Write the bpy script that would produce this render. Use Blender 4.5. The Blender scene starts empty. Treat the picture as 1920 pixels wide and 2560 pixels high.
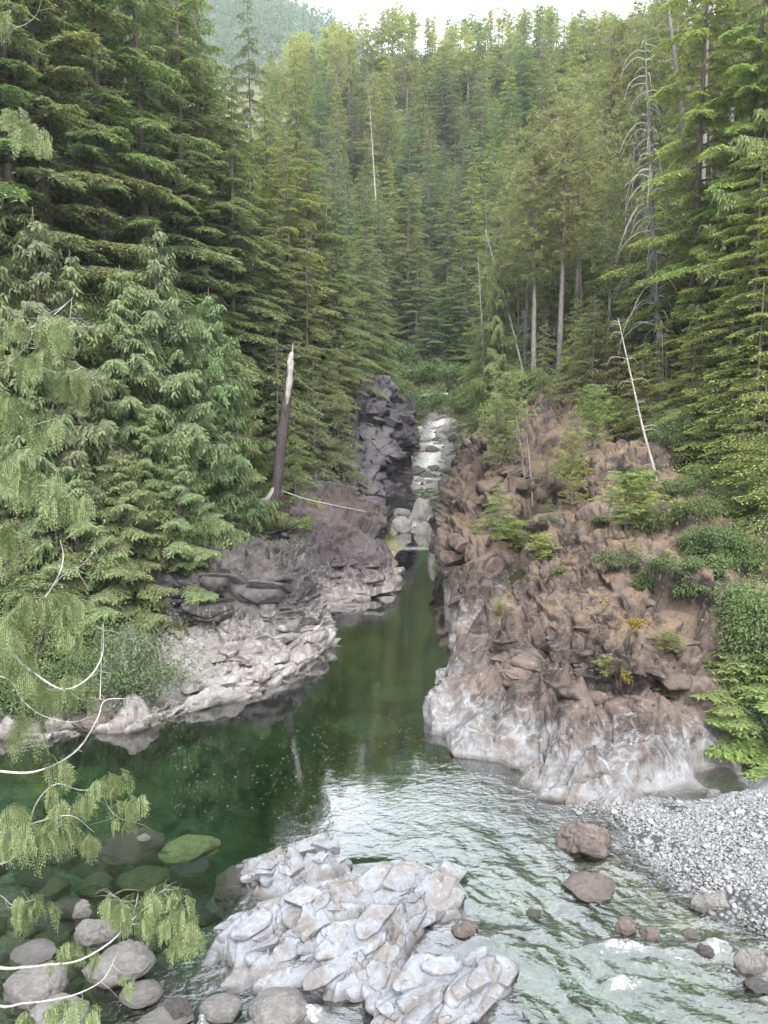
import bpy, math, random
import numpy as np
from mathutils import Vector

random.seed(11)
RNG = np.random.default_rng(11)
S = bpy.context.scene
COL = S.collection

# ------------------------------------------------------------------ camera, sky, sun, exposure
CAMH, PITCH, FPX = 9.0, math.radians(9.0), 1850.0
cam_d = bpy.data.cameras.new('camera')
cam = bpy.data.objects.new('camera', cam_d)
COL.objects.link(cam)
cam.location = (0, 0, CAMH)
cam.rotation_euler = (math.radians(90) - PITCH, 0, 0)
cam_d.sensor_fit = 'VERTICAL'
cam_d.sensor_height = 36.0
cam_d.lens = 36.0 * FPX / 2560.0
cam_d.clip_start = 0.1
cam_d.clip_end = 4000
S.camera = cam

SUN_EL, SUN_AZ = math.radians(50), math.radians(172)      # azimuth from +Y towards +X
world = bpy.data.worlds.new('World')
S.world = world
world.use_nodes = True
wn = world.node_tree.nodes
wl = world.node_tree.links
wn.clear()
sky = wn.new('ShaderNodeTexSky')
sky.sky_type = 'NISHITA'
sky.sun_disc = False
sky.sun_elevation = SUN_EL
sky.sun_rotation = SUN_AZ
sky.air_density = 1.0
sky.dust_density = 3.0
hsv = wn.new('ShaderNodeHueSaturation')
hsv.inputs['Saturation'].default_value = 0.30
mixw = wn.new('ShaderNodeMix')
mixw.data_type = 'RGBA'
mixw.inputs[0].default_value = 0.55
mixw.inputs[7].default_value = (9.6, 10.0, 10.8, 1)         # even cloud layer
bg = wn.new('ShaderNodeBackground')
bg.inputs['Strength'].default_value = 0.15
wo = wn.new('ShaderNodeOutputWorld')
wl.new(sky.outputs[0], hsv.inputs['Color'])
wl.new(hsv.outputs[0], mixw.inputs[6])
wl.new(mixw.outputs[2], bg.inputs['Color'])
wl.new(bg.outputs[0], wo.inputs['Surface'])

sun_d = bpy.data.lights.new('sun', 'SUN')
sun_d.energy = 1.5
sun_d.angle = math.radians(14)
sun_d.color = (1.0, 0.96, 0.88)
sun = bpy.data.objects.new('sun', sun_d)
COL.objects.link(sun)
sd = Vector((math.sin(SUN_AZ) * math.cos(SUN_EL), math.cos(SUN_AZ) * math.cos(SUN_EL), math.sin(SUN_EL)))
sun.rotation_euler = sd.to_track_quat('Z', 'Y').to_euler()
sun.location = (0, 0, 300)

S.view_settings.view_transform = 'Standard'
S.view_settings.look = 'None'
S.view_settings.gamma = 1.0
S.view_settings.use_curve_mapping = False
S.view_settings.exposure = 2.30
S.render.engine = 'CYCLES'
cy = S.cycles
cy.max_bounces = 7
cy.diffuse_bounces = 5
cy.glossy_bounces = 3
cy.transmission_bounces = 3
cy.transparent_max_bounces = 10
cy.volume_bounces = 0
cy.use_denoising = True
cy.sample_clamp_indirect = 4.0

# ------------------------------------------------------------------ photograph geometry helpers
CP, SP = math.cos(PITCH), math.sin(PITCH)

def ray(px, py):
    a = (px - 960.0) / FPX
    b = (1280.0 - py) / FPX
    return np.array([a, CP + b * SP, -SP + b * CP])

def atY(px, py, Y):
    d = ray(px, py)
    return np.array([0, 0, CAMH]) + d * (Y / d[1])

def onz(px, py, z=0.0):
    d = ray(px, py)
    return np.array([0, 0, CAMH]) + d * ((z - CAMH) / d[2])

def xof(px, Y):
    return (px - 960.0) / FPX * Y / CP

def topz(py, Y):
    return CAMH + Y * math.tan(math.atan((1280.0 - py) / FPX) - PITCH)

# ------------------------------------------------------------------ noise
def _hash(i, j, k, seed):
    h = (i * 374761393 + j * 668265263 + k * 2147483647 + seed * 974634777) & 0xFFFFFFFF
    h = ((h ^ (h >> 13)) * 1274126177) & 0xFFFFFFFF
    h = ((h ^ (h >> 16)) * 2246822519) & 0xFFFFFFFF
    return (h ^ (h >> 15)) & 0xFFFFFFFF

def hf(i, j, k, seed):
    return _hash(i, j, k, seed) / 4294967295.0

def noise(p, seed=0):
    p = np.asarray(p, float)
    f = np.floor(p).astype(np.int64)
    t = p - f
    u = t * t * t * (t * (t * 6 - 15) + 10)
    r = 0
    for dx in (0, 1):
        wx = u[..., 0] if dx else 1 - u[..., 0]
        for dy in (0, 1):
            wy = u[..., 1] if dy else 1 - u[..., 1]
            for dz in (0, 1):
                wz = u[..., 2] if dz else 1 - u[..., 2]
                h = _hash(f[..., 0] + dx, f[..., 1] + dy, f[..., 2] + dz, seed)
                gx = (h & 1023) / 511.5 - 1
                gy = ((h >> 10) & 1023) / 511.5 - 1
                gz = ((h >> 20) & 1023) / 511.5 - 1
                r = r + wx * wy * wz * (gx * (t[..., 0] - dx) + gy * (t[..., 1] - dy) + gz * (t[..., 2] - dz))
    return r * 1.1

def fbm(p, octv=5, seed=0, gain=0.5, ridged=False):
    p = np.asarray(p, float)
    a, s = 1.0, 0
    for o in range(octv):
        n = noise(p, seed + o * 17)
        if ridged:
            n = 0.5 - np.abs(n) * 2
        s = s + a * n
        p = p * 2.07 + 3.7
        a *= gain
    return s

def voro(p, seed=0):
    """F1, F2, cell centre, cell id"""
    p = np.asarray(p, float)
    f = np.floor(p).astype(np.int64)
    n = p.shape[0]
    d1 = np.full(n, 9.0)
    d2 = np.full(n, 9.0)
    c = np.zeros((n, 3))
    cid = np.zeros(n, np.int64)
    for dx in (-1, 0, 1):
        for dy in (-1, 0, 1):
            for dz in (-1, 0, 1):
                i, j, k = f[:, 0] + dx, f[:, 1] + dy, f[:, 2] + dz
                q = np.stack([i + hf(i, j, k, seed), j + hf(i, j, k, seed + 1), k + hf(i, j, k, seed + 2)], 1)
                e = np.abs(q - p)
                d = .35 * np.linalg.norm(e, axis=1) + .65 * e.max(1)
                m = d < d1
                d2 = np.where(m, d1, np.minimum(d2, d))
                d1 = np.where(m, d, d1)
                c[m] = q[m]
                cid = np.where(m, _hash(i, j, k, seed + 5), cid)
    return d1, d2, c, cid

def facets(p, scale, seed, tilt=0.5, step=0.25, crack=0.1, aniso=(1, 1, 1), rot=None, dip=(0, 0, 0), width=.05):
    """displacement of a jointed, blocky rock face; p in metres; dip = slope shared by all blocks"""
    q = p / scale
    if rot is not None:
        q = q @ rot
    q = q * np.array(aniso)
    q = q + 0.10 * np.stack([noise(q * 1.7, seed + 31), noise(q * 1.7 + 9, seed + 32), noise(q * 1.7 + 19, seed + 33)], 1)
    d1, d2, c, cid = voro(q, seed)
    v = np.stack([(cid & 1023) / 511.5 - 1, ((cid >> 10) & 1023) / 511.5 - 1, ((cid >> 20) & 1023) / 511.5 - 1], 1)
    off = ((cid >> 7) & 255) / 255.0 - 0.5
    d = ((tilt * v + np.array(dip)) * (q - c)).sum(1) + step * off
    e = d2 - d1
    d = d - crack * np.exp(-(e / width) ** 2)
    return d * scale

def scallop(p, scale, seed, aniso=(1, 1, 1)):
    """water-carved dishes with sharp crests between them"""
    q = p * np.array(aniso) / scale
    q = q + 0.30 * np.stack([noise(q * .9, seed + 31), noise(q * .9 + 9, seed + 32), noise(q * .9 + 19, seed + 33)], 1)
    f = np.floor(q).astype(np.int64)
    best = np.full(len(q), 9.0)
    for dx in (-1, 0, 1):
        for dy in (-1, 0, 1):
            for dz in (-1, 0, 1):
                i, j, k = f[:, 0] + dx, f[:, 1] + dy, f[:, 2] + dz
                c = np.stack([i + hf(i, j, k, seed), j + hf(i, j, k, seed + 1), k + hf(i, j, k, seed + 2)], 1)
                best = np.minimum(best, ((c - q) ** 2).sum(1))
    return (np.minimum(best, .9) - .35) * scale

def smooth(a, b, x):
    t = np.clip((np.asarray(x, float) - a) / (b - a), 0, 1)
    return t * t * (3 - 2 * t)

# ------------------------------------------------------------------ mesh helpers
def np_mesh(name, v, f, smoothed=True, attrs=None):
    v = np.asarray(v, np.float32)
    f = np.asarray(f, np.int32)
    me = bpy.data.meshes.new(name)
    n = f.shape[1]
    me.vertices.add(len(v))
    me.vertices.foreach_set('co', v.ravel())
    me.loops.add(f.size)
    me.loops.foreach_set('vertex_index', f.ravel())
    me.polygons.add(len(f))
    me.polygons.foreach_set('loop_start', np.arange(0, f.size, n, dtype=np.int32))
    me.polygons.foreach_set('use_smooth', np.full(len(f), smoothed))
    if attrs:
        for k, a in attrs.items():
            at = me.attributes.new(k, 'FLOAT', 'POINT')
            at.data.foreach_set('value', np.asarray(a, np.float32))
    me.update(calc_edges=True)
    me.validate()
    return me

def link(name, me, mat=None, parent=None, **props):
    o = bpy.data.objects.new(name, me)
    COL.objects.link(o)
    if mat is not None and me is not None and not me.materials:
        me.materials.append(mat)
    if parent is not None:
        o.parent = parent
    for k, v in props.items():
        o[k] = v
    return o

def tag(o, label=None, category=None, group=None, kind=None):
    for k, v in (('label', label), ('category', category), ('group', group), ('kind', kind)):
        if v:
            o[k] = v
    return o

class Geo:
    """collects quads with one float attribute"""
    def __init__(self):
        self.v, self.f, self.a, self.n = [], [], [], 0
    def add(self, v, f, a=None):
        v = np.asarray(v, float).reshape(-1, 3)
        f = np.asarray(f, int)
        self.v.append(v)
        self.f.append(f + self.n)
        self.a.append(np.zeros(len(v)) if a is None else np.broadcast_to(a, (len(v),)))
        self.n += len(v)
    def mesh(self, name, smoothed=True):
        return np_mesh(name, np.concatenate(self.v), np.concatenate(self.f), smoothed, {'tip': np.concatenate(self.a)})

def tube(pts, rad, seg=6):
    pts = np.asarray(pts, float)
    rad = np.broadcast_to(rad, (len(pts),))
    t = np.gradient(pts, axis=0)
    t /= np.linalg.norm(t, axis=1)[:, None] + 1e-9
    ref = np.array([0.0, 0.0, 1.0]) if abs(t[0][2]) < 0.8 else np.array([1.0, 0.0, 0.0])
    s = np.cross(t, ref)
    s /= np.linalg.norm(s, axis=1)[:, None] + 1e-9
    w = np.cross(s, t)
    ang = np.linspace(0, 2 * math.pi, seg, endpoint=False)
    v = pts[:, None, :] + rad[:, None, None] * (np.cos(ang)[None, :, None] * s[:, None, :] + np.sin(ang)[None, :, None] * w[:, None, :])
    n = len(pts)
    i = np.arange(n - 1)[:, None] * seg
    j = np.arange(seg)[None, :]
    k = (j + 1) % seg
    f = np.stack([i + j, i + k, i + seg + k, i + seg + j], -1).reshape(-1, 4)
    return v.reshape(-1, 3), f

def cr(P, u):
    """Catmull-Rom of points P (n,...) at params u in 0..n-1"""
    P = np.asarray(P, float)
    n = len(P)
    i = np.clip(np.floor(u).astype(int), 0, n - 2)
    t = (u - i).reshape((-1,) + (1,) * (P.ndim - 1))
    g = lambda k: P[np.clip(k, 0, n - 1)]
    p0, p1, p2, p3 = g(i - 1), g(i), g(i + 1), g(i + 2)
    p0 = np.where((i - 1 < 0).reshape(t.shape), 2 * p1 - p2, p0)
    p3 = np.where((i + 2 > n - 1).reshape(t.shape), 2 * p2 - p1, p3)
    return 0.5 * (2 * p1 + (p2 - p0) * t + (2 * p0 - 5 * p1 + 4 * p2 - p3) * t ** 2 + (3 * p1 - p0 - 3 * p2 + p3) * t ** 3)

def curve_pts(P, n):
    return cr(np.asarray(P, float), np.linspace(0, len(P) - 1, n))

def grid_faces(nu, nv):
    i = np.arange(nu - 1)[:, None] * nv
    j = np.arange(nv - 1)[None, :]
    return np.stack([i + j, i + j + 1, i + nv + j + 1, i + nv + j], -1).reshape(-1, 4)

# ------------------------------------------------------------------ materials
class NT:
    def __init__(self, name):
        self.m = bpy.data.materials.new(name)
        self.m.use_nodes = True
        self.t = self.m.node_tree
        self.t.nodes.clear()
        self.out = self.t.nodes.new('ShaderNodeOutputMaterial')
        self.geo = self.t.nodes.new('ShaderNodeNewGeometry')
        self.pos = self.geo.outputs['Position']
    def n(self, typ, **kw):
        nd = self.t.nodes.new(typ)
        for k, v in kw.items():
            if k.startswith('i_'):
                key = k[2:].replace('_', ' ')
                self.setin(nd.inputs[key], v)
            elif k.startswith('x'):
                self.setin(nd.inputs[int(k[1:])], v)
            else:
                setattr(nd, k, v)
        return nd
    def setin(self, s, v):
        if isinstance(v, bpy.types.NodeSocket):
            self.t.links.new(v, s)
        else:
            s.default_value = v
    def noise(self, scale, detail=6, rough=0.6, vec=None, dist=0.0):
        nd = self.n('ShaderNodeTexNoise', x2=scale, x3=detail, x4=rough)
        nd.inputs['Distortion'].default_value = dist
        self.setin(nd.inputs['Vector'], vec if vec is not None else self.pos)
        return nd.outputs[0]
    def vor(self, scale, vec=None, feature='F1', out=0):
        nd = self.n('ShaderNodeTexVoronoi', feature=feature)
        nd.inputs['Scale'].default_value = scale
        self.setin(nd.inputs['Vector'], vec if vec is not None else self.pos)
        return nd.outputs[out]
    def step(self, v, a, b, lo=0.0, hi=1.0):
        nd = self.n('ShaderNodeMapRange', interpolation_type='SMOOTHSTEP')
        self.setin(nd.inputs[0], v)
        for k, x in zip((1, 2, 3, 4), (a, b, lo, hi)):
            nd.inputs[k].default_value = x
        return nd.outputs[0]
    def math(self, op, a, b=0.0, clamp=False):
        nd = self.n('ShaderNodeMath', operation=op, use_clamp=clamp)
        self.setin(nd.inputs[0], a)
        self.setin(nd.inputs[1], b)
        return nd.outputs[0]
    def mix(self, f, a, b, mode='MIX'):
        nd = self.n('ShaderNodeMix', data_type='RGBA', blend_type=mode)
        self.setin(nd.inputs[0], f)
        for s, v in ((nd.inputs[6], a), (nd.inputs[7], b)):
            if isinstance(v, tuple) and len(v) == 3:
                v = v + (1.0,)
            self.setin(s, v)
        return nd.outputs[2]
    def scalevec(self, s, vec=None):
        nd = self.n('ShaderNodeVectorMath', operation='MULTIPLY')
        self.setin(nd.inputs[0], vec if vec is not None else self.pos)
        nd.inputs[1].default_value = s
        return nd.outputs[0]
    def sep(self, v):
        nd = self.n('ShaderNodeSeparateXYZ')
        self.setin(nd.inputs[0], v)
        return nd.outputs
    def bump(self, h, strength=0.5, dist=0.1, prev=None):
        nd = self.n('ShaderNodeBump')
        nd.inputs['Strength'].default_value = strength
        nd.inputs['Distance'].default_value = dist
        self.setin(nd.inputs['Height'], h)
        if prev is not None:
            self.setin(nd.inputs['Normal'], prev)
        return nd.outputs[0]
    def bsdf(self, color, rough=0.8, normal=None, spec=0.3):
        nd = self.n('ShaderNodeBsdfPrincipled')
        self.setin(nd.inputs['Base Color'], color + (1.0,) if isinstance(color, tuple) and len(color) == 3 else color)
        self.setin(nd.inputs['Roughness'], rough)
        nd.inputs['Specular IOR Level'].default_value = spec
        if normal is not None:
            self.setin(nd.inputs['Normal'], normal)
        return nd.outputs[0]
    def done(self, sh):
        self.t.links.new(sh, self.out.inputs['Surface'])
        return self.m

def rock_mat(name, pale=(0.40, 0.40, 0.41), warm=(0.36, 0.31, 0.27), dark=(0.115, 0.088, 0.088), dark2=(0.05, 0.042, 0.046),
             moss=(0.15, 0.10, 0.045), wash_lo=0.4, wash_hi=1.8, moss_amt=1.0, speck=0.5, wet=True, scale=1.0, local=False, stain=0.0):
    K = .60
    pale, warm, dark, dark2, moss = [tuple(K * c for c in q) for q in (pale, warm, dark, dark2, moss)]
    m = NT(name)
    pos = m.pos
    if local:
        pos = m.n('ShaderNodeTexCoord').outputs['Object']
    z = m.sep(m.pos)[2]
    nz = m.sep(m.geo.outputs['Normal'])[2]
    big = m.noise(0.55 * scale, 5, 0.6, pos)
    mid = m.noise(2.3 * scale, 8, 0.68, pos, 0.6)
    fine = m.noise(11 * scale, 8, 0.7, pos)
    streak = m.noise(2.0 * scale, 6, 0.65, m.scalevec((2.2, 2.2, 0.45), pos), 0.8)
    zz = m.math('ADD', z, m.math('MULTIPLY', m.math('SUBTRACT', streak, 0.5), -2.6))
    wash = m.step(zz, wash_hi, wash_lo)
    cp = m.mix(m.step(m.noise(1.6 * scale, 10, .72, pos, .5), 0.38, 0.60), warm, pale)
    cp = m.mix(m.step(mid, 0.50, 0.30, 0, .4), cp, tuple(c * .7 for c in warm))  # warm darks here and below: mottling, plus shade painted into the hollows
    cp = m.mix(m.step(streak, 0.50, 0.78), cp, tuple(min(1, c * 1.45) for c in pale))
    cp = m.mix(m.step(big, 0.52, 0.70, 0, .6), cp, tuple(c * .55 for c in warm))
    cp = m.mix(m.step(fine, 0.47, 0.34, 0, .45), cp, tuple(c * 0.55 for c in warm))
    cd = m.mix(m.step(mid, 0.42, 0.60), dark2, dark)
    cd = m.mix(m.step(big, 0.45, 0.65), cd, tuple(c * 1.5 for c in dark))
    sp = m.step(m.noise(7 * scale, 10, 0.8, pos), 0.56, 0.64, 0, speck)
    cd = m.mix(sp, cd, (0.21, 0.20, 0.195))
    c = m.mix(wash, cd, cp)
    mm = m.math('MULTIPLY', m.step(nz, 0.35, 0.75), m.step(m.noise(1.3 * scale, 8, 0.7, pos), 0.42, 0.58))
    mm = m.math('MULTIPLY', mm, m.step(z, wash_hi + 0.3, wash_hi + 1.6, 0, moss_amt))
    mcol = m.mix(m.step(fine, 0.4, 0.6), moss, tuple(k * 1.7 for k in moss))
    c = m.mix(mm, c, mcol)
    st = m.noise(1.5 * scale, 5, .6, m.scalevec((1.6, 1.6, .22), pos), .5)
    st = m.math('MULTIPLY', m.step(st, .56, .66, 0, stain), m.step(zz, wash_lo - .3, wash_lo + .5))
    c = m.mix(st, c, (.030, .019, .016))
    # hairline joints
    warp = m.n('ShaderNodeVectorMath', operation='ADD')
    m.setin(warp.inputs[0], pos)
    nn = m.n('ShaderNodeTexNoise', x2=1.5, x3=4.0)
    m.setin(nn.inputs['Vector'], pos)
    m.setin(warp.inputs[1], nn.outputs['Color'])
    ed = m.vor(0.9 * scale, warp.outputs[0], 'DISTANCE_TO_EDGE')
    ck = m.step(ed, 0.0, 0.022, 0.6, 0.0)
    ck = m.math('MULTIPLY', ck, m.step(m.noise(.9 * scale, 3, .5, pos), 0.50, 0.60))
    c = m.mix(ck, c, (0.04, 0.035, 0.033))
    rough = 0.85
    if wet:
        wt = m.step(z, 0.14, 0.03)
        c = m.mix(m.math('MULTIPLY', wt, 0.6), c, (0.04, 0.035, 0.03))
    h = m.math('ADD', m.math('MULTIPLY', mid, 1.2), m.math('MULTIPLY', fine, 0.45))
    h = m.math('SUBTRACT', h, m.math('MULTIPLY', ck, 0.5))
    nrm = m.bump(h, 0.8, 0.09 / scale)
    return m.done(m.bsdf(c, rough, nrm, 0.25))

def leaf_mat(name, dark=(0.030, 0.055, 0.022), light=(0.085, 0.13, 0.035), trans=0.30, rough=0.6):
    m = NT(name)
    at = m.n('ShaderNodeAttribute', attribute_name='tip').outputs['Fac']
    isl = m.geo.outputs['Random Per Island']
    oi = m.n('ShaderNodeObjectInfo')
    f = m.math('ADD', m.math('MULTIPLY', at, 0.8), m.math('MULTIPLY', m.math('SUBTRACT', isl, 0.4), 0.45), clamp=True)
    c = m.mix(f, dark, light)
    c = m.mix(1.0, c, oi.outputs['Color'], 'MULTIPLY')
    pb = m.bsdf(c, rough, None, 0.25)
    tr = m.n('ShaderNodeBsdfTranslucent')
    m.setin(tr.inputs[0], m.mix(1.0, c, (1.1, 1.15, 0.75), 'MULTIPLY'))
    mx = m.n('ShaderNodeMixShader')
    mx.inputs[0].default_value = trans
    m.t.links.new(pb, mx.inputs[1])
    m.t.links.new(tr.outputs[0], mx.inputs[2])
    return m.done(mx.outputs[0])

def bark_mat(name, a, b, scale=6.0):
    m = NT(name)
    p = m.n('ShaderNodeTexCoord').outputs['Object']
    n1 = m.noise(scale, 8, 0.7, m.scalevec((3, 3, 0.5), p))
    n2 = m.noise(scale * 0.25, 4, 0.6, p)
    c = m.mix(m.step(n1, 0.35, 0.65), a, b)
    c = m.mix(m.step(n2, 0.5, 0.62, 0, 0.5), c, tuple(0.5 * (x + y) * 1.5 for x, y in zip(a, b)))
    return m.done(m.bsdf(c, 0.9, m.bump(n1, 0.8, 0.05), 0.15))

M = {}
M['rock_right'] = rock_mat('rock_right', pale=(.225, .232, .245), warm=(.15, .132, .122), dark=(0.094, 0.071, 0.060), dark2=(.020, .015, .013), moss=(0.122, 0.084, 0.046), stain=.75, moss_amt=0.85, wash_lo=0.2, wash_hi=1.35, speck=0.5)
M['rock_back'] = rock_mat('rock_back', pale=(.25, .245, .245), warm=(.20, .18, .165), dark=(0.084, 0.061, 0.050), dark2=(.016, .012, .011), moss=(0.088, 0.060, 0.030), stain=.75, moss_amt=0.8, wash_lo=0.1, wash_hi=1.2, speck=0.35)
M['rock_ledge'] = rock_mat('rock_ledge', pale=(0.29, 0.28, 0.275), warm=(.21, .185, .17), dark=(0.066, 0.058, 0.060), dark2=(.024, .020, .021), moss=(0.05, 0.045, 0.02), moss_amt=0.45, wash_lo=0.2, wash_hi=1.9, speck=0.4)
M['rock_dark'] = rock_mat('rock_dark', pale=(0.20, 0.19, 0.18), warm=(.15, .13, .12), dark=(0.052, 0.043, 0.046), dark2=(.019, .015, .017), moss=(0.06, 0.042, 0.024), stain=.75, moss_amt=0.6, wash_lo=0.1, wash_hi=1.3, speck=0.45)
M['rock_crag'] = rock_mat('rock_crag', pale=(0.16, 0.155, 0.16), warm=(.11, .10, .10), dark=(0.062, 0.055, 0.066), dark2=(0.02, 0.018, 0.023), moss=(0.04, 0.04, 0.02), moss_amt=0.5, wash_lo=0.8, wash_hi=2.8, speck=0.3, scale=0.7)
M['rock_pale'] = rock_mat('rock_pale', pale=(0.245, 0.265, 0.30), warm=(0.185, 0.17, 0.16), wash_lo=5, wash_hi=9, moss_amt=0, scale=1.3)
for nm_, pl_, wm_ in (('boulder_grey', (.185, .18, .175), (.125, .114, .106)), ('boulder_pale', (.205, .20, .197), (.15, .135, .126)), ('boulder_brown', (.155, .130, .120), (.105, .082, .072)),
                      ('boulder_dark', (.085, .08, .082), (.05, .043, .04)), ('boulder_green', (.27, .27, .12), (.17, .175, .075)), ('boulder_olive', (.115, .11, .058), (.075, .065, .03))):
    M[nm_] = rock_mat(nm_, pale=pl_, warm=wm_, wash_lo=19, wash_hi=24, moss_amt=0, scale=2.2, local=True, wet=nm_ not in ('boulder_green', 'boulder_olive'))

def make_bed():
    m = NT('riverbed')
    v1 = m.n('ShaderNodeTexVoronoi')
    v1.inputs['Scale'].default_value = 2.6
    nn = m.n('ShaderNodeTexNoise', x2=1.2, x3=3.0)
    ad = m.n('ShaderNodeVectorMath', operation='ADD')
    m.setin(ad.inputs[0], m.scalevec((1, 1.3, 0.6)))
    m.setin(ad.inputs[1], nn.outputs['Color'])
    m.setin(nn.inputs['Vector'], m.pos)
    m.setin(v1.inputs['Vector'], ad.outputs[0])
    bw = m.n('ShaderNodeSeparateColor')
    m.setin(bw.inputs[0], v1.outputs['Color'])
    c = m.mix(m.step(bw.outputs[0], 0.1, 0.9), (0.038, 0.036, 0.020), (0.12, 0.11, 0.065))
    fine = m.noise(9, 8, 0.7)
    c = m.mix(m.step(fine, 0.4, 0.65, 0, 0.6), c, (0.20, 0.185, 0.13))
    y = m.sep(m.pos)[1]
    g = m.step(m.noise(0.5, 4, 0.5), 0.35, 0.6)
    c = m.mix(m.math('MULTIPLY', g, m.step(y, 14.0, 20.0, 0, .35)), c, (0.16, 0.17, 0.07))
    v2 = m.vor(14.0, m.scalevec((1, 1, 1)))
    c = m.mix(m.step(v2, 0.28, 0.5, 0, 0.5), c, (0.04, 0.04, 0.03))
    h = m.math('ADD', m.math('MULTIPLY', v1.outputs[0], -1.0), m.math('MULTIPLY', fine, 0.2))
    return m.done(m.bsdf(c, 0.8, m.bump(h, 0.6, 0.15), 0.1))
M['riverbed'] = make_bed()

def make_floor():
    m = NT('forest_floor')
    a = m.noise(0.7, 8, 0.7)
    b = m.noise(6, 8, 0.7)
    c = m.mix(m.step(a, 0.4, 0.62), (0.035, 0.040, 0.018), (0.075, 0.052, 0.030))
    c = m.mix(m.step(b, 0.45, 0.65), c, (0.06, 0.085, 0.03))
    return m.done(m.bsdf(c, 0.95, m.bump(b, 1.0, 0.2), 0.1))
M['floor'] = make_floor()

def make_gravel(name, a=(0.125, 0.13, 0.138), b=(0.070, 0.074, 0.079)):
    m = NT(name)
    isl = m.geo.outputs['Random Per Island']
    c = m.mix(m.step(isl, 0.1, 0.95), b, a)
    n = m.noise(30, 4, 0.6)
    c = m.mix(m.step(n, 0.4, 0.6, 0, 0.35), c, (0.30, 0.28, 0.26))
    c = m.mix(m.step(m.sep(m.pos)[2], .10, .0, 0, .65), c, (.035, .035, .032))
    return m.done(m.bsdf(c, 0.75, None, 0.3))
M['gravel'] = make_gravel('gravel')

def make_gravel_ground():
    m = NT('gravel_ground')
    v = m.n('ShaderNodeTexVoronoi')
    v.inputs['Scale'].default_value = 11
    m.setin(v.inputs['Vector'], m.pos)
    sc = m.n('ShaderNodeSeparateColor')
    m.setin(sc.inputs[0], v.outputs['Color'])
    c = m.mix(sc.outputs[0], (0.075, 0.078, 0.08), (0.135, 0.14, 0.145))
    c = m.mix(m.step(v.outputs[0], 0.35, 0.6), c, (0.03, 0.03, 0.03))
    return m.done(m.bsdf(c, 0.85, m.bump(m.math('MULTIPLY', v.outputs[0], -1), 1.0, 0.06), 0.2))
M['gravel_ground'] = make_gravel_ground()

M['bark'] = bark_mat('bark_brown', (0.055, 0.042, 0.034), (0.12, 0.10, 0.085))
M['bark_grey'] = bark_mat('bark_grey', (0.060, 0.055, 0.052), (0.15, 0.14, 0.135))
M['dead'] = bark_mat('dead_wood', (0.12, 0.11, 0.10), (0.25, 0.235, 0.22))
M['dead_white'] = bark_mat('dead_white', (0.20, 0.19, 0.17), (0.36, 0.345, 0.32))
M['char'] = bark_mat('charred', (0.018, 0.015, 0.017), (0.055, 0.045, 0.045))
M['hemlock'] = leaf_mat('hemlock_needles', (0.056, 0.074, 0.046), (0.180, 0.212, 0.095), .46)
M['cedar'] = leaf_mat('cedar_sprays', (0.044, 0.062, 0.036), (0.140, 0.176, 0.080), .42)
M['pine'] = leaf_mat('pine_needles', (0.075, 0.092, 0.050), (0.170, 0.190, 0.095), .42)
M['near'] = leaf_mat('near_cedar', (0.075, 0.100, 0.050), (0.190, 0.225, 0.100), 0.38)
M['shrub'] = leaf_mat('shrub_leaves', (0.042, 0.062, 0.030), (0.120, 0.155, 0.066), 0.38, 0.55)
M['dry'] = leaf_mat('dry_moss', (0.060, 0.038, 0.020), (0.170, 0.120, 0.065), 0.2)

# ------------------------------------------------------------------ rock masses: control columns, waterline first
W = lambda px, py, z=0.0: onz(px, py, z)
def colm(wl, *rows):
    c = [W(*wl)] + [atY(*r) for r in rows]
    return np.array(c)

RIGHT = [colm((1165, 1650), (1170, 1636, 24.9), (1176, 1622, 25.4), (1184, 1600, 26.0), (1196, 1575, 27.0)),
         colm((1085, 1740), (1088, 1700, 22.0), (1120, 1655, 23.0), (1170, 1600, 25.2), (1215, 1515, 28.0)),
         colm((1056, 1832), (1066, 1765, 19.4), (1092, 1672, 20.9), (1195, 1570, 24.0), (1285, 1430, 29.0)),
         colm((1150, 1885), (1155, 1800, 18.3), (1190, 1680, 19.9), (1300, 1530, 23.5), (1365, 1310, 31.5)),
         colm((1240, 1925), (1255, 1835, 17.5), (1295, 1690, 19.2), (1400, 1500, 23.0), (1440, 1225, 34.0)),
         colm((1290, 1960), (1325, 1860, 16.9), (1375, 1690, 18.6), (1480, 1480, 22.5), (1510, 1160, 35.5)),
         colm((1400, 2015), (1425, 1870, 16.3), (1455, 1700, 18.0), (1560, 1460, 22.0), (1590, 1125, 36.5)),
         colm((1530, 2025), (1540, 1890, 16.0), (1555, 1720, 17.4), (1640, 1470, 21.5), (1680, 1130, 36)),
         colm((1660, 2018), (1650, 1905, 15.9), (1655, 1760, 17.2), (1740, 1490, 21.5), (1760, 1170, 35)),
         colm((1762, 2012), (1748, 1930, 16.1), (1750, 1820, 17.0), (1830, 1520, 21), (1860, 1200, 33.5)),
         colm((1830, 1985, 0.3), (1840, 1900, 16.9), (1860, 1800, 17.8), (1920, 1540, 21), (1960, 1220, 32)),
         colm((1980, 1960, 0.4), (2000, 1870, 17.2), (2040, 1770, 18.2), (2100, 1520, 21), (2150, 1220, 31))]
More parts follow.
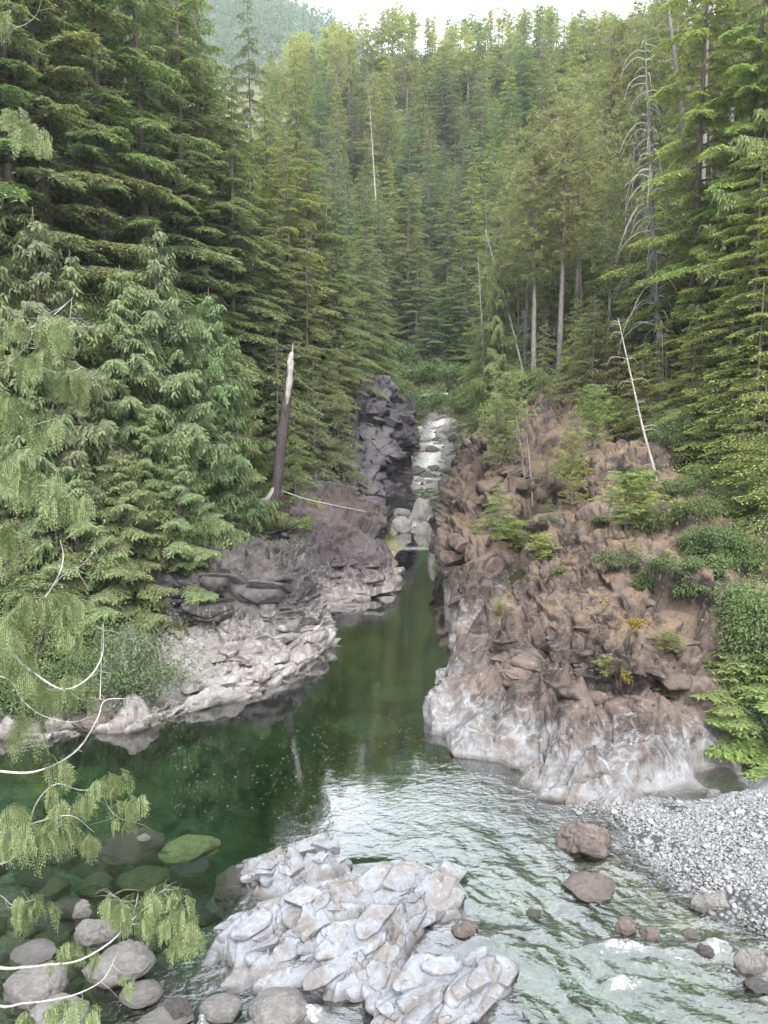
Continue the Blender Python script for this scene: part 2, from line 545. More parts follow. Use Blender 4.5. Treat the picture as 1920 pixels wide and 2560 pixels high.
BACKR = [colm((1240, 1690), (1250, 1600, 26.5), (1270, 1500, 29.5), (1320, 1380, 33.5), (1400, 1250, 38.5), (1520, 1110, 44)),
         colm((1165, 1645), (1180, 1530, 27), (1215, 1420, 30), (1280, 1290, 34), (1370, 1160, 40), (1500, 1040, 47)),
         colm((1118, 1592), (1140, 1480, 28.2), (1175, 1370, 31.5), (1240, 1240, 36), (1330, 1110, 42), (1470, 965, 50)),
         colm((1112, 1520), (1122, 1430, 31.8), (1150, 1320, 35.0), (1210, 1200, 40), (1300, 1070, 46), (1440, 945, 54)),
         colm((1108, 1440), (1100, 1385, 36), (1112, 1300, 38.5), (1160, 1185, 43), (1260, 1060, 49), (1400, 955, 58)),
         colm((1090, 1385), (1078, 1360, 41), (1090, 1290, 43.5), (1130, 1195, 49), (1215, 1085, 54), (1350, 985, 62)),
         colm((1100, 1318), (1102, 1290, 50), (1115, 1240, 53), (1150, 1165, 59), (1200, 1095, 65), (1290, 1020, 71)),
         colm((1150, 1178, 1.4), (1158, 1160, 70), (1165, 1140, 71), (1185, 1105, 73), (1215, 1068, 77), (1280, 1015, 83))]
def colz(wl, *rows):
    return np.array([W(*wl)] + [onz(*r) for r in rows])
LEDGE = [colz((-60, 1860), (-60, 1815, .3), (-60, 1740, .5), (-60, 1590, .9), (-60, 1440, 2.6), (-60, 1370, 3.0)),
         colz((90, 1850), (90, 1805, .3), (90, 1730, .5), (90, 1590, .9), (90, 1440, 2.6), (90, 1370, 3.0)),
         colz((200, 1828), (200, 1780, .3), (210, 1715, .5), (220, 1575, .9), (220, 1430, 2.7), (230, 1355, 3.1)),
         colz((330, 1815), (330, 1770, .3), (350, 1695, .55), (360, 1565, 1.0), (360, 1430, 2.75), (370, 1355, 3.1)),
         colz((460, 1772), (460, 1725, .35), (480, 1655, .6), (490, 1560, 1.1), (500, 1435, 2.7), (510, 1360, 3.0)),
         colz((590, 1740), (590, 1692, .35), (590, 1612, .8), (590, 1520, 1.6), (590, 1430, 2.6), (590, 1365, 3.0)),
         colz((700, 1692), (690, 1645, .4), (670, 1570, 1.1), (660, 1485, 2.0), (650, 1400, 2.9), (640, 1345, 3.3)),
         colz((785, 1640), (770, 1602, .4), (745, 1535, 1.3), (715, 1460, 2.2), (690, 1400, 2.8), (680, 1345, 3.1)),
         colz((817, 1600), (810, 1545, .7), (797, 1480, 1.5), (775, 1430, 2.1), (745, 1395, 2.5), (735, 1350, 2.9)),
         colz((806, 1540), (802, 1510, .4), (797, 1480, .8), (785, 1450, 1.3), (770, 1415, 1.8), (765, 1380, 2.2))]
MIDL = [colm((735, 1570), (735, 1500, 30.5), (728, 1420, 32.5), (700, 1330, 35.5), (690, 1270, 38.5), (680, 1230, 43)),
        colm((810, 1532), (806, 1480, 30.8), (800, 1400, 32.8), (782, 1320, 35.8), (775, 1270, 39), (755, 1235, 44)),
        colm((880, 1515), (876, 1465, 31.8), (868, 1390, 33.8), (855, 1310, 36.5), (845, 1255, 40), (835, 1235, 45)),
        colm((950, 1486), (942, 1440, 33.4), (935, 1370, 35.2), (918, 1300, 38), (905, 1252, 41.5), (892, 1238, 46)),
        colm((998, 1468), (982, 1425, 34.2), (968, 1370, 36.2), (965, 1310, 39), (948, 1262, 42.5), (935, 1245, 47)),
        colm((990, 1425), (976, 1390, 37.2), (980, 1350, 39), (982, 1308, 41.5), (968, 1275, 44), (955, 1255, 48)),
        colm((965, 1385), (964, 1360, 41), (966, 1335, 42.3), (970, 1305, 44.3), (960, 1280, 46.5), (950, 1262, 49.5))]
CRAG = [colm((735, 1300, 3.0), (732, 1210, 47), (735, 1130, 51), (752, 1030, 55), (790, 950, 60)),
        colm((850, 1300, 1.2), (842, 1210, 49.5), (835, 1120, 53), (845, 1020, 57), (865, 945, 62)),
        colm((935, 1298), (922, 1225, 51.3), (912, 1120, 54), (905, 1010, 57), (900, 935, 62)),
        colm((975, 1285), (975, 1205, 54), (970, 1110, 56), (962, 1010, 59), (955, 940, 64)),
        colm((1008, 1245, .2), (1020, 1170, 59), (1026, 1095, 60.5), (1010, 1020, 62), (985, 965, 67)),
        colm((1028, 1165, 1.4), (1034, 1120, 67), (1048, 1085, 68), (1048, 1045, 69.5), (1015, 990, 74)),
        colm((1036, 1110, 3.2), (1038, 1090, 77), (1042, 1072, 78), (1035, 1050, 79), (1000, 1000, 84))]

def river_z(y):
    return np.interp(y, [0, 50, 54, 64, 70, 78, 88, 95], [0, 0, 0.35, 0.5, 1.4, 3.0, 5.2, 7.0])
def river_x(y):
    return np.interp(y, [20, 30, 38, 50, 64, 78, 88, 100], [0.5, 0.3, 1.8, 1.9, 3.0, 5.2, 6.6, 8.5])

# ------------------------------------------------------------------ terrain as one smooth surface through measured points
TP = []
for L, off in ((RIGHT, .9), (BACKR, 1.2), (LEDGE, .8), (MIDL, 1.0), (CRAG, 1.4)):
    for ci, c in enumerate(L):
        q = c[0]
        TP.append((q[0], q[1], q[2] - (1.2 if not (L is RIGHT and ci >= 6) else -.06)))
        for k, q in enumerate(c[1:]):
            TP.append((q[0], q[1], q[2] - (off if L is not RIGHT else (1.7 if ci < 6 or k else .75))))
for y in (24, 28, 32, 36):
    TP.append((river_x(y), y, -3.8))
for y in (41, 46):
    TP.append((river_x(y), y, -2.2))
for y in (53, 58, 64, 70, 74, 78, 83, 88):
    for s in (-1.2, 1.0):
        TP.append((river_x(y) + s, y, float(river_z(y)) - 0.7))
TP += [(-4, 21, -3.3), (-7, 19.5, -2.2), (2, 20, -3.2), (-2, 18, -2.8), (3.2, 17, -1.9), (-6, 16.5, -1.5), (-3, 15, -1.8),
       (-9, 17.5, -.8), (-6.5, 13.5, -.75), (-3.5, 12.3, -.8), (-4, 10, -.55), (-6.5, 10.5, -.35), (-1, 10, -.8), (0, 15.6, -1.4),
       (2, 13.2, -.75), (1.6, 10.5, -.6), (4.4, 12.2, -.45), (5, 10, -.5), (4.6, 14.6, -.6), (3.4, 15.4, -1.0), (6.2, 11, -.4),
       (0, 5, -.8), (-5, 5, -.4), (5, 5, -.5), (0, -10, -1), (0, -40, -1), (-5, -10, -.5), (6, -10, -.5), (-6, -40, -1), (7, -40, -1),
       (-10, 14, 0.3), (-9.5, 10, 0.8), (-9, 4, 1.2), (-10, -10, 1.5), (-13, 20, 4), (-14, 10, 5.5), (-14, -5, 6), (-25, 10, 15), (-30, -30, 18), (-60, 0, 38), (-120, 0, 70)]
for q in [(1400, 2014), (1475, 2062), (1540, 2120), (1620, 2170), (1700, 2230), (1800, 2292), (1920, 2372), (2060, 2450)]:
    p = W(*q)
    TP.append((p[0], p[1], -0.02))
for q, z in [((1500, 2035), .10), ((1440, 2022), .05), ((1560, 2032), .14), ((1640, 2035), .22), ((1640, 2060), .25), ((1780, 2040), .45), ((1900, 2020), .6), ((1750, 2150), .28), ((1880, 2120), .5), ((1900, 2250), .3),
             ((2050, 2000), .8), ((2100, 2200), .8), ((1420, 2090), -.22), ((1560, 2200), -.25), ((1680, 2300), -.3), ((1330, 2010), -.35), ((1380, 2160), -.4)]:
    p = W(q[0], q[1], z)
    TP.append((p[0], p[1], z))
TP += [(11, 14, 1.5), (11, 8, 1.2), (12, -5, 1.6), (16, 17, 4.0), (18, 5, 6), (22, 24, 7.5), (30, 12, 13), (34, 34, 15), (30, -30, 15), (60, 0, 34), (120, 0, 70),
       (20, 42, 11.5), (27, 50, 16), (16, 52, 11.5), (12, 62, 11), (22, 66, 17), (38, 60, 25), (60, 70, 42), (14, 80, 13), (26, 90, 24), (45, 90, 38), (100, 80, 75),
       (12, 95, 10.5), (4, 97, 8.2), (8, 97, 8.0), (-2, 100, 10), (0, 110, 13), (10, 112, 14.5), (22, 112, 24), (5, 118, 17), (-10, 110, 20),
       (-12, 34, 6), (-15, 40, 9), (-24, 42, 15), (-34, 45, 23), (-50, 55, 36), (-90, 60, 60), (-8, 46, 6.5), (-10, 56, 9), (-14, 62, 12), (-22, 62, 17), (-3, 68, 11),
       (-8, 76, 13), (-22, 85, 24), (-45, 90, 40), (-1, 84, 11), (-2, 92, 10.5), (-18, 105, 25), (-24, 130, 40), (-50, 150, 60), (-120, 150, 110),
       (0, 140, 37), (20, 140, 42), (45, 140, 55), (80, 140, 75), (0, 165, 74), (25, 165, 76), (50, 165, 77), (80, 165, 86), (0, 185, 86), (30, 185, 88), (60, 185, 89), (110, 185, 90),
       (20, 215, 66), (60, 230, 66), (-30, 185, 66), (-60, 230, 80), (0, 260, 60), (100, 260, 80), (-150, 230, 120), (180, 160, 120), (180, 230, 110)]
TP = np.array(TP, float)

def _rbf_fit(P):
    d = np.linalg.norm(P[:, None, :2] - P[None, :, :2], axis=2)
    n = len(P)
    A = np.zeros((n + 3, n + 3))
    A[:n, :n] = d - 0.15 * np.eye(n) 
    A[:n, n] = 1
    A[:n, n + 1:] = P[:, :2]
    A[n:, :n] = A[:n, n:].T
    return np.linalg.solve(A, np.concatenate([P[:, 2], np.zeros(3)]))
TW = _rbf_fit(TP)
def ground_z(x, y, rough=True):
    x = np.atleast_1d(np.asarray(x, float))
    y = np.atleast_1d(np.asarray(y, float))
    sh = x.shape
    x, y = x.ravel(), y.ravel()
    out = np.zeros(len(x))
    for i in range(0, len(x), 20000):
        X = np.stack([x[i:i + 20000], y[i:i + 20000]], 1)
        d = np.linalg.norm(X[:, None, :] - TP[None, :, :2], axis=2)
        out[i:i + 20000] = d @ TW[:-3] + TW[-3] + X @ TW[-2:]
    ch = river_z(y) - .7 + np.maximum(0, np.abs(x - river_x(y)) - 2.0) * 1.6 + np.maximum(0, y - 90) * 2 + np.maximum(0, 50 - y) * 2
    out = np.where((y > 46) & (y < 93), np.minimum(out, ch), out)
    return out.reshape(sh)
def gz(x, y):
    return float(ground_z([x], [y])[0])

def terrain_patch(name, xs, ys, mat, amp):
    X, Y = np.meshgrid(xs, ys, indexing='ij')
    Z = ground_z(X, Y)
    P = np.stack([X.ravel(), Y.ravel(), Z.ravel()], 1)
    far = np.clip(np.abs(Y.ravel()) / 60, .15, 3)
    n = fbm(P * np.array([.35, .35, .35]), 5, 3)
    P[:, 2] += amp * n * far * np.where(P[:, 2] < .9, .25, 1)
    return X, Y, P

# near ground, split into hillside / riverbed / gravel bar by what it is
xs = np.concatenate([np.linspace(-140, -30, 40)[:-1], np.linspace(-30, -12, 60)[:-1], np.linspace(-12, 14, 240)[:-1], np.linspace(14, 40, 70)[:-1], np.linspace(40, 180, 46)])
ys = np.concatenate([np.linspace(-60, 6, 30)[:-1], np.linspace(6, 50, 330)[:-1], np.linspace(50, 110, 110)[:-1], np.linspace(110, 300, 60)])
X, Y, P = terrain_patch('ground', xs, ys, None, 0.5)
# stones on the river bottom as relief
wet = P[:, 2] < 0.25
q = P[wet] * np.array([1, 1, 0.5])
d1, d2, cc, cid = voro(q * np.array([1.5, 1.9, 1.0]), 41)
e1, e2, ec, eid = voro(q * 4.0, 51)
front = np.clip((19 - P[wet][:, 1]) / 5, 0.25, 1)
P[wet, 2] += front * (0.26 * (0.45 - d1) * (((cid >> 3) & 255) / 255.0) + 0.07 * (0.4 - e1))
F = grid_faces(len(xs), len(ys))
ctr = P[F].mean(1)
bar = (ctr[:, 0] > 3.2) & (ctr[:, 1] < 19) & (ctr[:, 1] > 2) & (ctr[:, 2] > -0.12) & (ctr[:, 2] < 1.3) & (ctr[:, 0] < 13)
bed = (~bar) & (ctr[:, 2] < river_z(ctr[:, 1]) + 0.5) & (ctr[:, 1] < 95) & (np.abs(ctr[:, 0]) < 13)
def sub_mesh(name, mask, mat):
    f = F[mask]
    u, inv = np.unique(f, return_inverse=True)
    me = np_mesh(name, P[u], inv.reshape(f.shape), True)
    link(name, me, mat, kind='structure', label={'hillside': 'dark mossy forest floor rising on both sides of the canyon',
         'riverbed': 'olive and brown stony river bottom seen through clear green water', 'gravel_bar': 'grey gravel beach ground below the right cliff'}[name])
sub_mesh('hillside', ~(bar | bed), M['floor'])
sub_mesh('riverbed', bed, M['riverbed'])
sub_mesh('gravel_bar', bar, M['gravel_ground'])

# ------------------------------------------------------------------ rock lofts
LOFTS = {}
ALL_LOFTS = []
def loft(name, cols, mat, nu, nv, disp, label, back=3.0):
    cols = [np.array(c) for c in cols]
    full = []
    for c in cols:
        out = c[0] - c[1]
        out[2] = 0
        out = out / (np.linalg.norm(out) + 1e-6)
        low = c[0] + out * 0.5 + np.array([0, 0, -1.6])
        low2 = c[0] + out * 1.0 + np.array([0, 0, -4.5])
        b = c[-1] - c[-2]
        b[2] = 0
        b = b / (np.linalg.norm(b) + 1e-6)
        bk = c[-1] + b * back + np.array([0, 0, -1.5])
        full.append(np.vstack([low2, low, c, bk]))
    G = np.array(full)                                   # columns x rows x 3
    nr = G.shape[1]
    # spend rows where the camera sees them
    def spaced(A, n, lo):
        u = np.linspace(lo, len(A) - 1, 30 * len(A))
        S_ = cr(A, u)
        sg = np.linalg.norm(np.diff(S_, axis=0), axis=2)
        m_ = (S_[1:] + S_[:-1]) / 2
        wgt = sg / np.maximum(m_[..., 1], 8) * np.where(m_[..., 2] < -.3, .15, 1)
        c_ = np.concatenate([[0], np.cumsum(wgt.mean(1) + 1e-6)])
        return np.interp(np.linspace(0, c_[-1], n), c_, u)
    Gt = np.swapaxes(G, 0, 1)
    G = cr(G, spaced(G, nu, 0))
    G = np.swapaxes(cr(np.swapaxes(G, 0, 1), spaced(Gt, nv, .5)), 0, 1)
    du = np.gradient(G, axis=0)
    dv = np.gradient(G, axis=1)
    n = np.cross(du, dv)
    n /= np.linalg.norm(n, axis=2)[..., None] + 1e-9
    mid = n[:, nv // 3: 2 * nv // 3].mean((0, 1))
    if mid[2] - mid[1] < 0:
        n = -n
    p = G.reshape(-1, 3)
    nn = n.reshape(-1, 3)
    d = disp(p)
    d = d - d.mean() - d.std() * {'cliff': .6, 'rock_ledge': .4}.get(name, 1.25)
    v = p + nn * d[:, None]
    me = np_mesh(name, v, grid_faces(nu, nv), True)
    o = link(name, me, mat, label=label, category='cliff')
    LOFTS[name] = (v.reshape(nu, nv, 3), nn.reshape(nu, nv, 3))
    ALL_LOFTS.append(LOFTS[name])
    return o

R1 = np.array([[.8, .6, 0], [-.6, .8, 0], [0, 0, 1.0]])
th = math.radians(35)
R2 = np.array([[math.cos(th), 0, math.sin(th)], [0, 1, 0], [-math.sin(th), 0, math.cos(th)]])

def lines(p, d, k, seed, octv=4):
    """foliation: ridges drawn out along direction d"""
    d = np.array(d, float)
    d /= np.linalg.norm(d)
    a = p @ d
    q = p - np.outer(a, d) * .86
    return fbm(q * k, octv, seed, .55, True)
def lines(p, d, k, seed, octv=4):
    """foliation: ridges drawn out along direction d"""
    d = np.array(d, float)
    d /= np.linalg.norm(d)
    a = p @ d
    q = p - np.outer(a, d) * .86
    return fbm(q * k, octv, seed, .55, True)

D1 = np.array([[.74, .67, 0], [-.67, .74, 0], [0, 0, 1.0]])
def disp_right(p):
    low = smooth(2.3, 0.9, p[:, 2] + .5 * noise(p * .6, 3))
    sc = .55 * scallop(p, 1.25, 5, (1, 1, .50)) + .20 * scallop(p, .50, 6, (1, 1, .6))
    up = 0.20 * fbm(p * .5, 5, 9, .5) + facets(p, 3.2, 12, .26, .20, .05, (1, 1, 1.3), R2, (.10, .05, 0)) + facets(p, 1.5, 13, .26, .20, .10, (.8, 1, 1.3), R2, (.12, .1, 0), .035) + facets(p, .62, 14, .16, .13, .12, (.7, 1, 1.4), R2, (.10, .1, 0), .04)
    up += .04 * lines(p, (.55, .45, .5), 1.6, 8) + .02 * fbm(p * 5, 3, 18)
    return sc * low + up * (1 - low * .88) + 0.25 * noise(p * .35, 2) + .20 * fbm(p * np.array([1, 1, .45]) * .8, 2, 5) * low
def disp_back(p):
    low = smooth(1.6, 0.6, p[:, 2])
    up = 0.28 * fbm(p * .4, 5, 19, .5) + .16 * lines(p, (.25, .6, .6), .9, 25) + facets(p, 2.6, 23, .28, .22, .07, (1, 1, 1), R2, (.12, 0, .1)) + facets(p, 1.0, 24, .24, .2, .10, (1, .8, 1.2), R2, (.12, 0, .1), .04) + .02 * fbm(p * 4, 3, 18)
    return up * (1 - .8 * low) + low * .32 * scallop(p, 1.3, 27, (1, 1, .4))
def disp_ledge(p):
    return 0.12 * fbm(p * .6, 5, 29, .5) + facets(p, 1.8, 33, .26, .24, .10, (.7, .9, 1.3), None, (0, 0, .15), .035) + facets(p, .65, 35, .28, .24, .14, (.6, 1, 1.6), R1, (0, 0, .15), .04) + facets(p, .25, 36, .2, .18, .1, (.7, 1, 1.5), R1) + strata(p, 2.6, 3, .22)
def strata(p, k, seed, am):
    u = (p[:, 2] * 1.0 - .28 * p[:, 0]) * k + .8 * fbm(p * .6, 3, seed)
    fr = u - np.floor(u)
    c = hf(np.floor(u).astype(np.int64), np.floor(p[:, 0] * .8 + 5 * np.floor(u)).astype(np.int64), np.floor(p[:, 1] * .5).astype(np.int64), seed)
    return am * (.3 + c) * (fr - .5)
def disp_mid(p):
    return 0.20 * fbm(p * .5, 5, 39, .5) + facets(p, 2.2, 43, .28, .24, .08, (1, 1, 1.2), R1) + facets(p, .85, 45, .26, .22, .12, (1, 1, 1.4), R2, (0, 0, 0), .04) + facets(p, .33, 46, .2, .16, .1, (1, 1, 1.3), R2)
def disp_crag(p):
    return 0.28 * fbm(p * .25, 5, 49, .5) + facets(p, 3.4, 53, .38, .30, .08, (1, 1, .7), R2, (.2, 0, 0)) + facets(p, 1.4, 55, .30, .26, .11, (1, 1, 1.2), R2, (.15, 0, 0), .04) + facets(p, .55, 57, .22, .18, .12, (1, 1, 1.2), R1)

loft('cliff', BACKR, M['rock_back'], 240, 240, disp_back, 'long brown mossy cliff behind the near right one, pale fluted base in the pool')
LB = LOFTS['cliff']
loft('cliff', RIGHT, M['rock_right'], 420, 400, disp_right, 'big brown rock dome at right with white water-carved base beside the gravel')
LR = LOFTS['cliff']
loft('rock_ledge', LEDGE, M['rock_ledge'], 330, 260, disp_ledge, 'pale layered rock ledge with dark wall behind it on the left bank')
loft('rock_knoll', MIDL, M['rock_dark'], 200, 200, disp_mid, 'dark rounded knoll on the left bank narrowing the channel')
loft('crag', CRAG, M['rock_crag'], 200, 220, disp_crag, 'dark jointed crag at the left of the rapids')
for n_ in ('rock_ledge', 'rock_knoll', 'crag'):
    bpy.data.objects[n_]['category'] = {'rock_ledge': 'rock ledge', 'rock_knoll': 'rock knoll', 'crag': 'crag'}[n_]

from mathutils.bvhtree import BVHTree
def _bvh():
    vs, fs, n = [P], [F], len(P)
    for v, _ in ALL_LOFTS:
        nu_, nv_ = v.shape[:2]
        vv = v[::3, ::3]
        a, b = vv.shape[:2]
        vs.append(vv.reshape(-1, 3))
        fs.append(grid_faces(a, b) + n)
        n += a * b
    return BVHTree.FromPolygons([tuple(q) for q in np.concatenate(vs).tolist()], np.concatenate(fs).tolist())
BVH = _bvh()
def hit(px, py, zoff=0.0):
    d = ray(px, py)
    h = BVH.ray_cast(Vector((0, 0, CAMH)), Vector(d).normalized())
    return None if h[0] is None else np.array(h[0]) + np.array([0, 0, zoff])
def drop(x, y):
    h = BVH.ray_cast(Vector((x, y, 60)), Vector((0, 0, -1)))
    return gz(x, y) if h[0] is None else h[0].z

# ------------------------------------------------------------------ outcrops in the stream
def inside_dist(poly, x, y):
    poly = np.asarray(poly)
    n = len(poly)
    ins = np.zeros(len(x), bool)
    dm = np.full(len(x), 1e9)
    for i in range(n):
        a, b = poly[i], poly[(i + 1) % n]
        c = ((a[1] > y) != (b[1] > y)) & (x < (b[0] - a[0]) * (y - a[1]) / (b[1] - a[1] + 1e-12) + a[0])
        ins ^= c
        ab = b - a
        t = np.clip(((x - a[0]) * ab[0] + (y - a[1]) * ab[1]) / (ab @ ab), 0, 1)
        dm = np.minimum(dm, np.hypot(x - a[0] - t * ab[0], y - a[1] - t * ab[1]))
    return np.where(ins, dm, -dm)

def outcrop(name, outline, peaks, mat, label, seed, res=0.024, hmax=1.0, rot=38, fs=(1.15, 0.46)):
    poly = np.array([W(*q)[:2] for q in outline])
    pk = np.array([W(a, b, z * .68) for a, b, z in peaks])
    lo, hi = poly.min(0) - .5, poly.max(0) + .5
    xs = np.arange(lo[0], hi[0], res)
    ys = np.arange(lo[1], hi[1], res)
    X, Y = np.meshgrid(xs, ys, indexing='ij')
    x, y = X.ravel(), Y.ravel()
    wob = np.stack([x, y, np.zeros_like(x)], 1)
    sd = inside_dist(poly, x + .12 * noise(wob * 2.2, seed), y + .12 * noise(wob * 2.2 + 7, seed))
    w = np.exp(-((x[:, None] - pk[:, 0]) ** 2 + (y[:, None] - pk[:, 1]) ** 2) / .35) + 2e-4
    h = (w * pk[:, 2]).sum(1) / w.sum(1)
    prof = np.where(sd > 0, 1 - np.exp(-sd / .28), sd * 1.6)
    z = np.where(sd > 0, h * prof, sd * 1.6)
    p = np.stack([x, y, z], 1)
    a = math.radians(rot)
    Rz = np.array([[math.cos(a), -math.sin(a), 0], [math.sin(a), math.cos(a), 0], [0, 0, 1]])
    d = facets(p, fs[0], seed + 1, .34, .30, .16, (.50, 1.2, 1.0), Rz, (0, .42, 0), .03)
    d += facets(p, fs[1], seed + 3, .55, .50, .26, (.6, 1.1, 1.0), Rz, (0, .40, 0), .035)
    d += facets(p, .19, seed + 4, .26, .18, .14, (.7, 1.1, 1.0), Rz, (0, .1, 0), .05)
    st = (p @ Rz)[:, 1]
    al = (p @ Rz)[:, 0]
    def saw(k, sd_, am, wb):
        u = st * k + wb * fbm(p * np.array([1.3, 1.3, .5]), 3, sd_) + .6 * noise(np.stack([al * .9, st * 1.6, 0 * st], 1), sd_ + 2)
        fr = u - np.floor(u)
        cell = hf(np.floor(u).astype(np.int64), np.floor(al * k * .35 + 3.1 * np.floor(u)).astype(np.int64), 0 * np.floor(u).astype(np.int64), sd_)
        return am * (.35 + cell) * (fr - .5 - .9 * np.exp(-(fr / .05) ** 2))
    d = .75 * d + saw(1.7, seed + 21, .20, .5) + saw(5.0, seed + 23, .07, .7)
    d = np.clip(d, -.4, .34)
    p[:, 2] += d * np.clip(.30 + sd * 1.3, .10, 1)
    p[:, 0] += .10 * noise(p * 2.3 + 31, seed + 9)
    p[:, 1] += .10 * noise(p * 2.3 + 57, seed + 9)
    keep = grid_faces(len(xs), len(ys))
    m = (sd[keep] > -.45).all(1)
    f = keep[m]
    u, inv = np.unique(f, return_inverse=True)
    o = link(name, np_mesh(name, p[u], inv.reshape(f.shape), True), mat, label=label, category='outcrop')
    return o

outcrop('rock_outcrop', [(578, 2165), (640, 2140), (700, 2128), (760, 2130), (830, 2150), (870, 2190), (868, 2235), (840, 2262), (760, 2265), (690, 2262), (640, 2245), (610, 2205)],
        [(640, 2140, .35), (690, 2100, .75), (740, 2125, .7), (800, 2120, .95), (850, 2150, .6), (720, 2200, .7), (800, 2215, .7), (670, 2215, .45)],
        M['rock_pale'], 'smaller white outcrop at the pool edge, behind the biggest outcrop', 61)
outcrop('rock_outcrop', [(500, 2410), (545, 2345), (590, 2300), (660, 2275), (760, 2262), (840, 2250), (900, 2225), (985, 2200), (1060, 2190), (1120, 2200), (1140, 2235), (1150, 2265),
                         (1172, 2290), (1120, 2310), (1075, 2320), (1060, 2350), (1040, 2390), (1010, 2440), (990, 2500), (930, 2520), (840, 2500), (760, 2475), (690, 2475), (610, 2455), (540, 2435)],
        [(560, 2380, .35), (620, 2310, .5), (700, 2290, .8), (800, 2280, .8), (900, 2270, .85), (1000, 2215, .7), (1110, 2180, .9), (950, 2320, .95), (860, 2350, 1.15), (760, 2370, .9),
         (670, 2400, .7), (860, 2440, .8), (940, 2430, .85), (600, 2400, .4), (1060, 2270, .35), (780, 2430, .6)],
        M['rock_pale'], 'largest white jointed rock outcrop lying across the lower middle of the river', 71, hmax=1.2)
outcrop('rock_outcrop', [(985, 2470), (1020, 2400), (1075, 2375), (1130, 2420), (1190, 2400), (1235, 2410), (1268, 2470), (1262, 2510), (1200, 2550), (1120, 2572), (1020, 2575), (960, 2540)],
        [(1060, 2370, .75), (1190, 2390, .8), (1110, 2430, .6), (1080, 2470, .75), (1000, 2500, .6), (1150, 2500, .45), (1230, 2440, .6), (1060, 2530, .4)],
        M['rock_pale'], 'low bluish outcrop with two peaks at the bottom middle, right of the large one', 81)
outcrop('rock_outcrop', [(1395, 2010), (1300, 1958), (1318, 1900), (1400, 1880), (1500, 1900), (1560, 1960), (1560, 2020), (1480, 2028)],
        [(1340, 1930, .55), (1420, 1900, .9), (1500, 1930, .8), (1460, 1970, .5)],
        M['rock_right'], 'white scalloped shoulder of rock at the foot of the brown dome', 91, res=.03, fs=(1.1, .4))

# ------------------------------------------------------------------ boulders
def ico(sub):
    import bmesh
    bm = bmesh.new()
    bmesh.ops.create_icosphere(bm, subdivisions=sub, radius=1)
    v = np.array([q.co[:] for q in bm.verts])
    f = np.array([[q.index for q in g.verts] for g in bm.faces])
    bm.free()
    return v, f
ICO = {k: ico(k) for k in (1, 2, 4, 5, 6)}
def boulder_mesh(seed, ang=.5, sub=5, round_=.0):
    v, f = ICO[sub]
    r = np.random.default_rng(seed)
    p = v.copy()
    # cut by random planes for flat faces
    for _ in range(int(14 * ang) + 2):
        n = r.normal(size=3)
        n /= np.linalg.norm(n)
        d = r.uniform(.62, .92) + round_ * .15
        s = p @ n - d
        p -= np.where(s > 0, s, 0)[:, None] * n * (.92 if ang > .3 else .6)
    p += v * (0.17 * fbm(v * 1.3 + seed, 5, seed, .5)[:, None])
    p += v * (facets(v + seed % 7, .7, seed, .25 * ang, .18 * ang, .12 * ang))[:, None]
    p += v * (.03 * fbm(v * 6, 3, seed))[:, None]
    return np_mesh('boulder', p, f, True)

def boulder(px, py, wpx, hpx, mat, label, seed, ang=.4, z=None, group=None, name='boulder', rot=None, sub=5, sink=.25, flat=None, cat='boulder'):
    """px,py = centre of the visible part; z = height of its base"""
    base = W(px, py + hpx * .45, 0 if z is None else z)
    t = base[1] / CP
    w = wpx / FPX * t * .92
    h = hpx / FPX * t
    me = boulder_mesh(seed, ang, sub)
    o = link(name, me, M[mat])
    zc = (0 if z is None else z) + h * .10
    dep = math.atan2(CAMH - zc, base[1])
    hz = max(.30 * h, h * .95 - .40 * w * math.sin(dep))
    o.location = (base[0], base[1] + w * .34, zc)
    o.scale = (w * .58, w * .46, hz * (.72 + .35 * ang))
    o.rotation_euler = (0, 0, rot if rot is not None else random.uniform(-.4, .4))
    tag(o, label, cat, group)
    return o

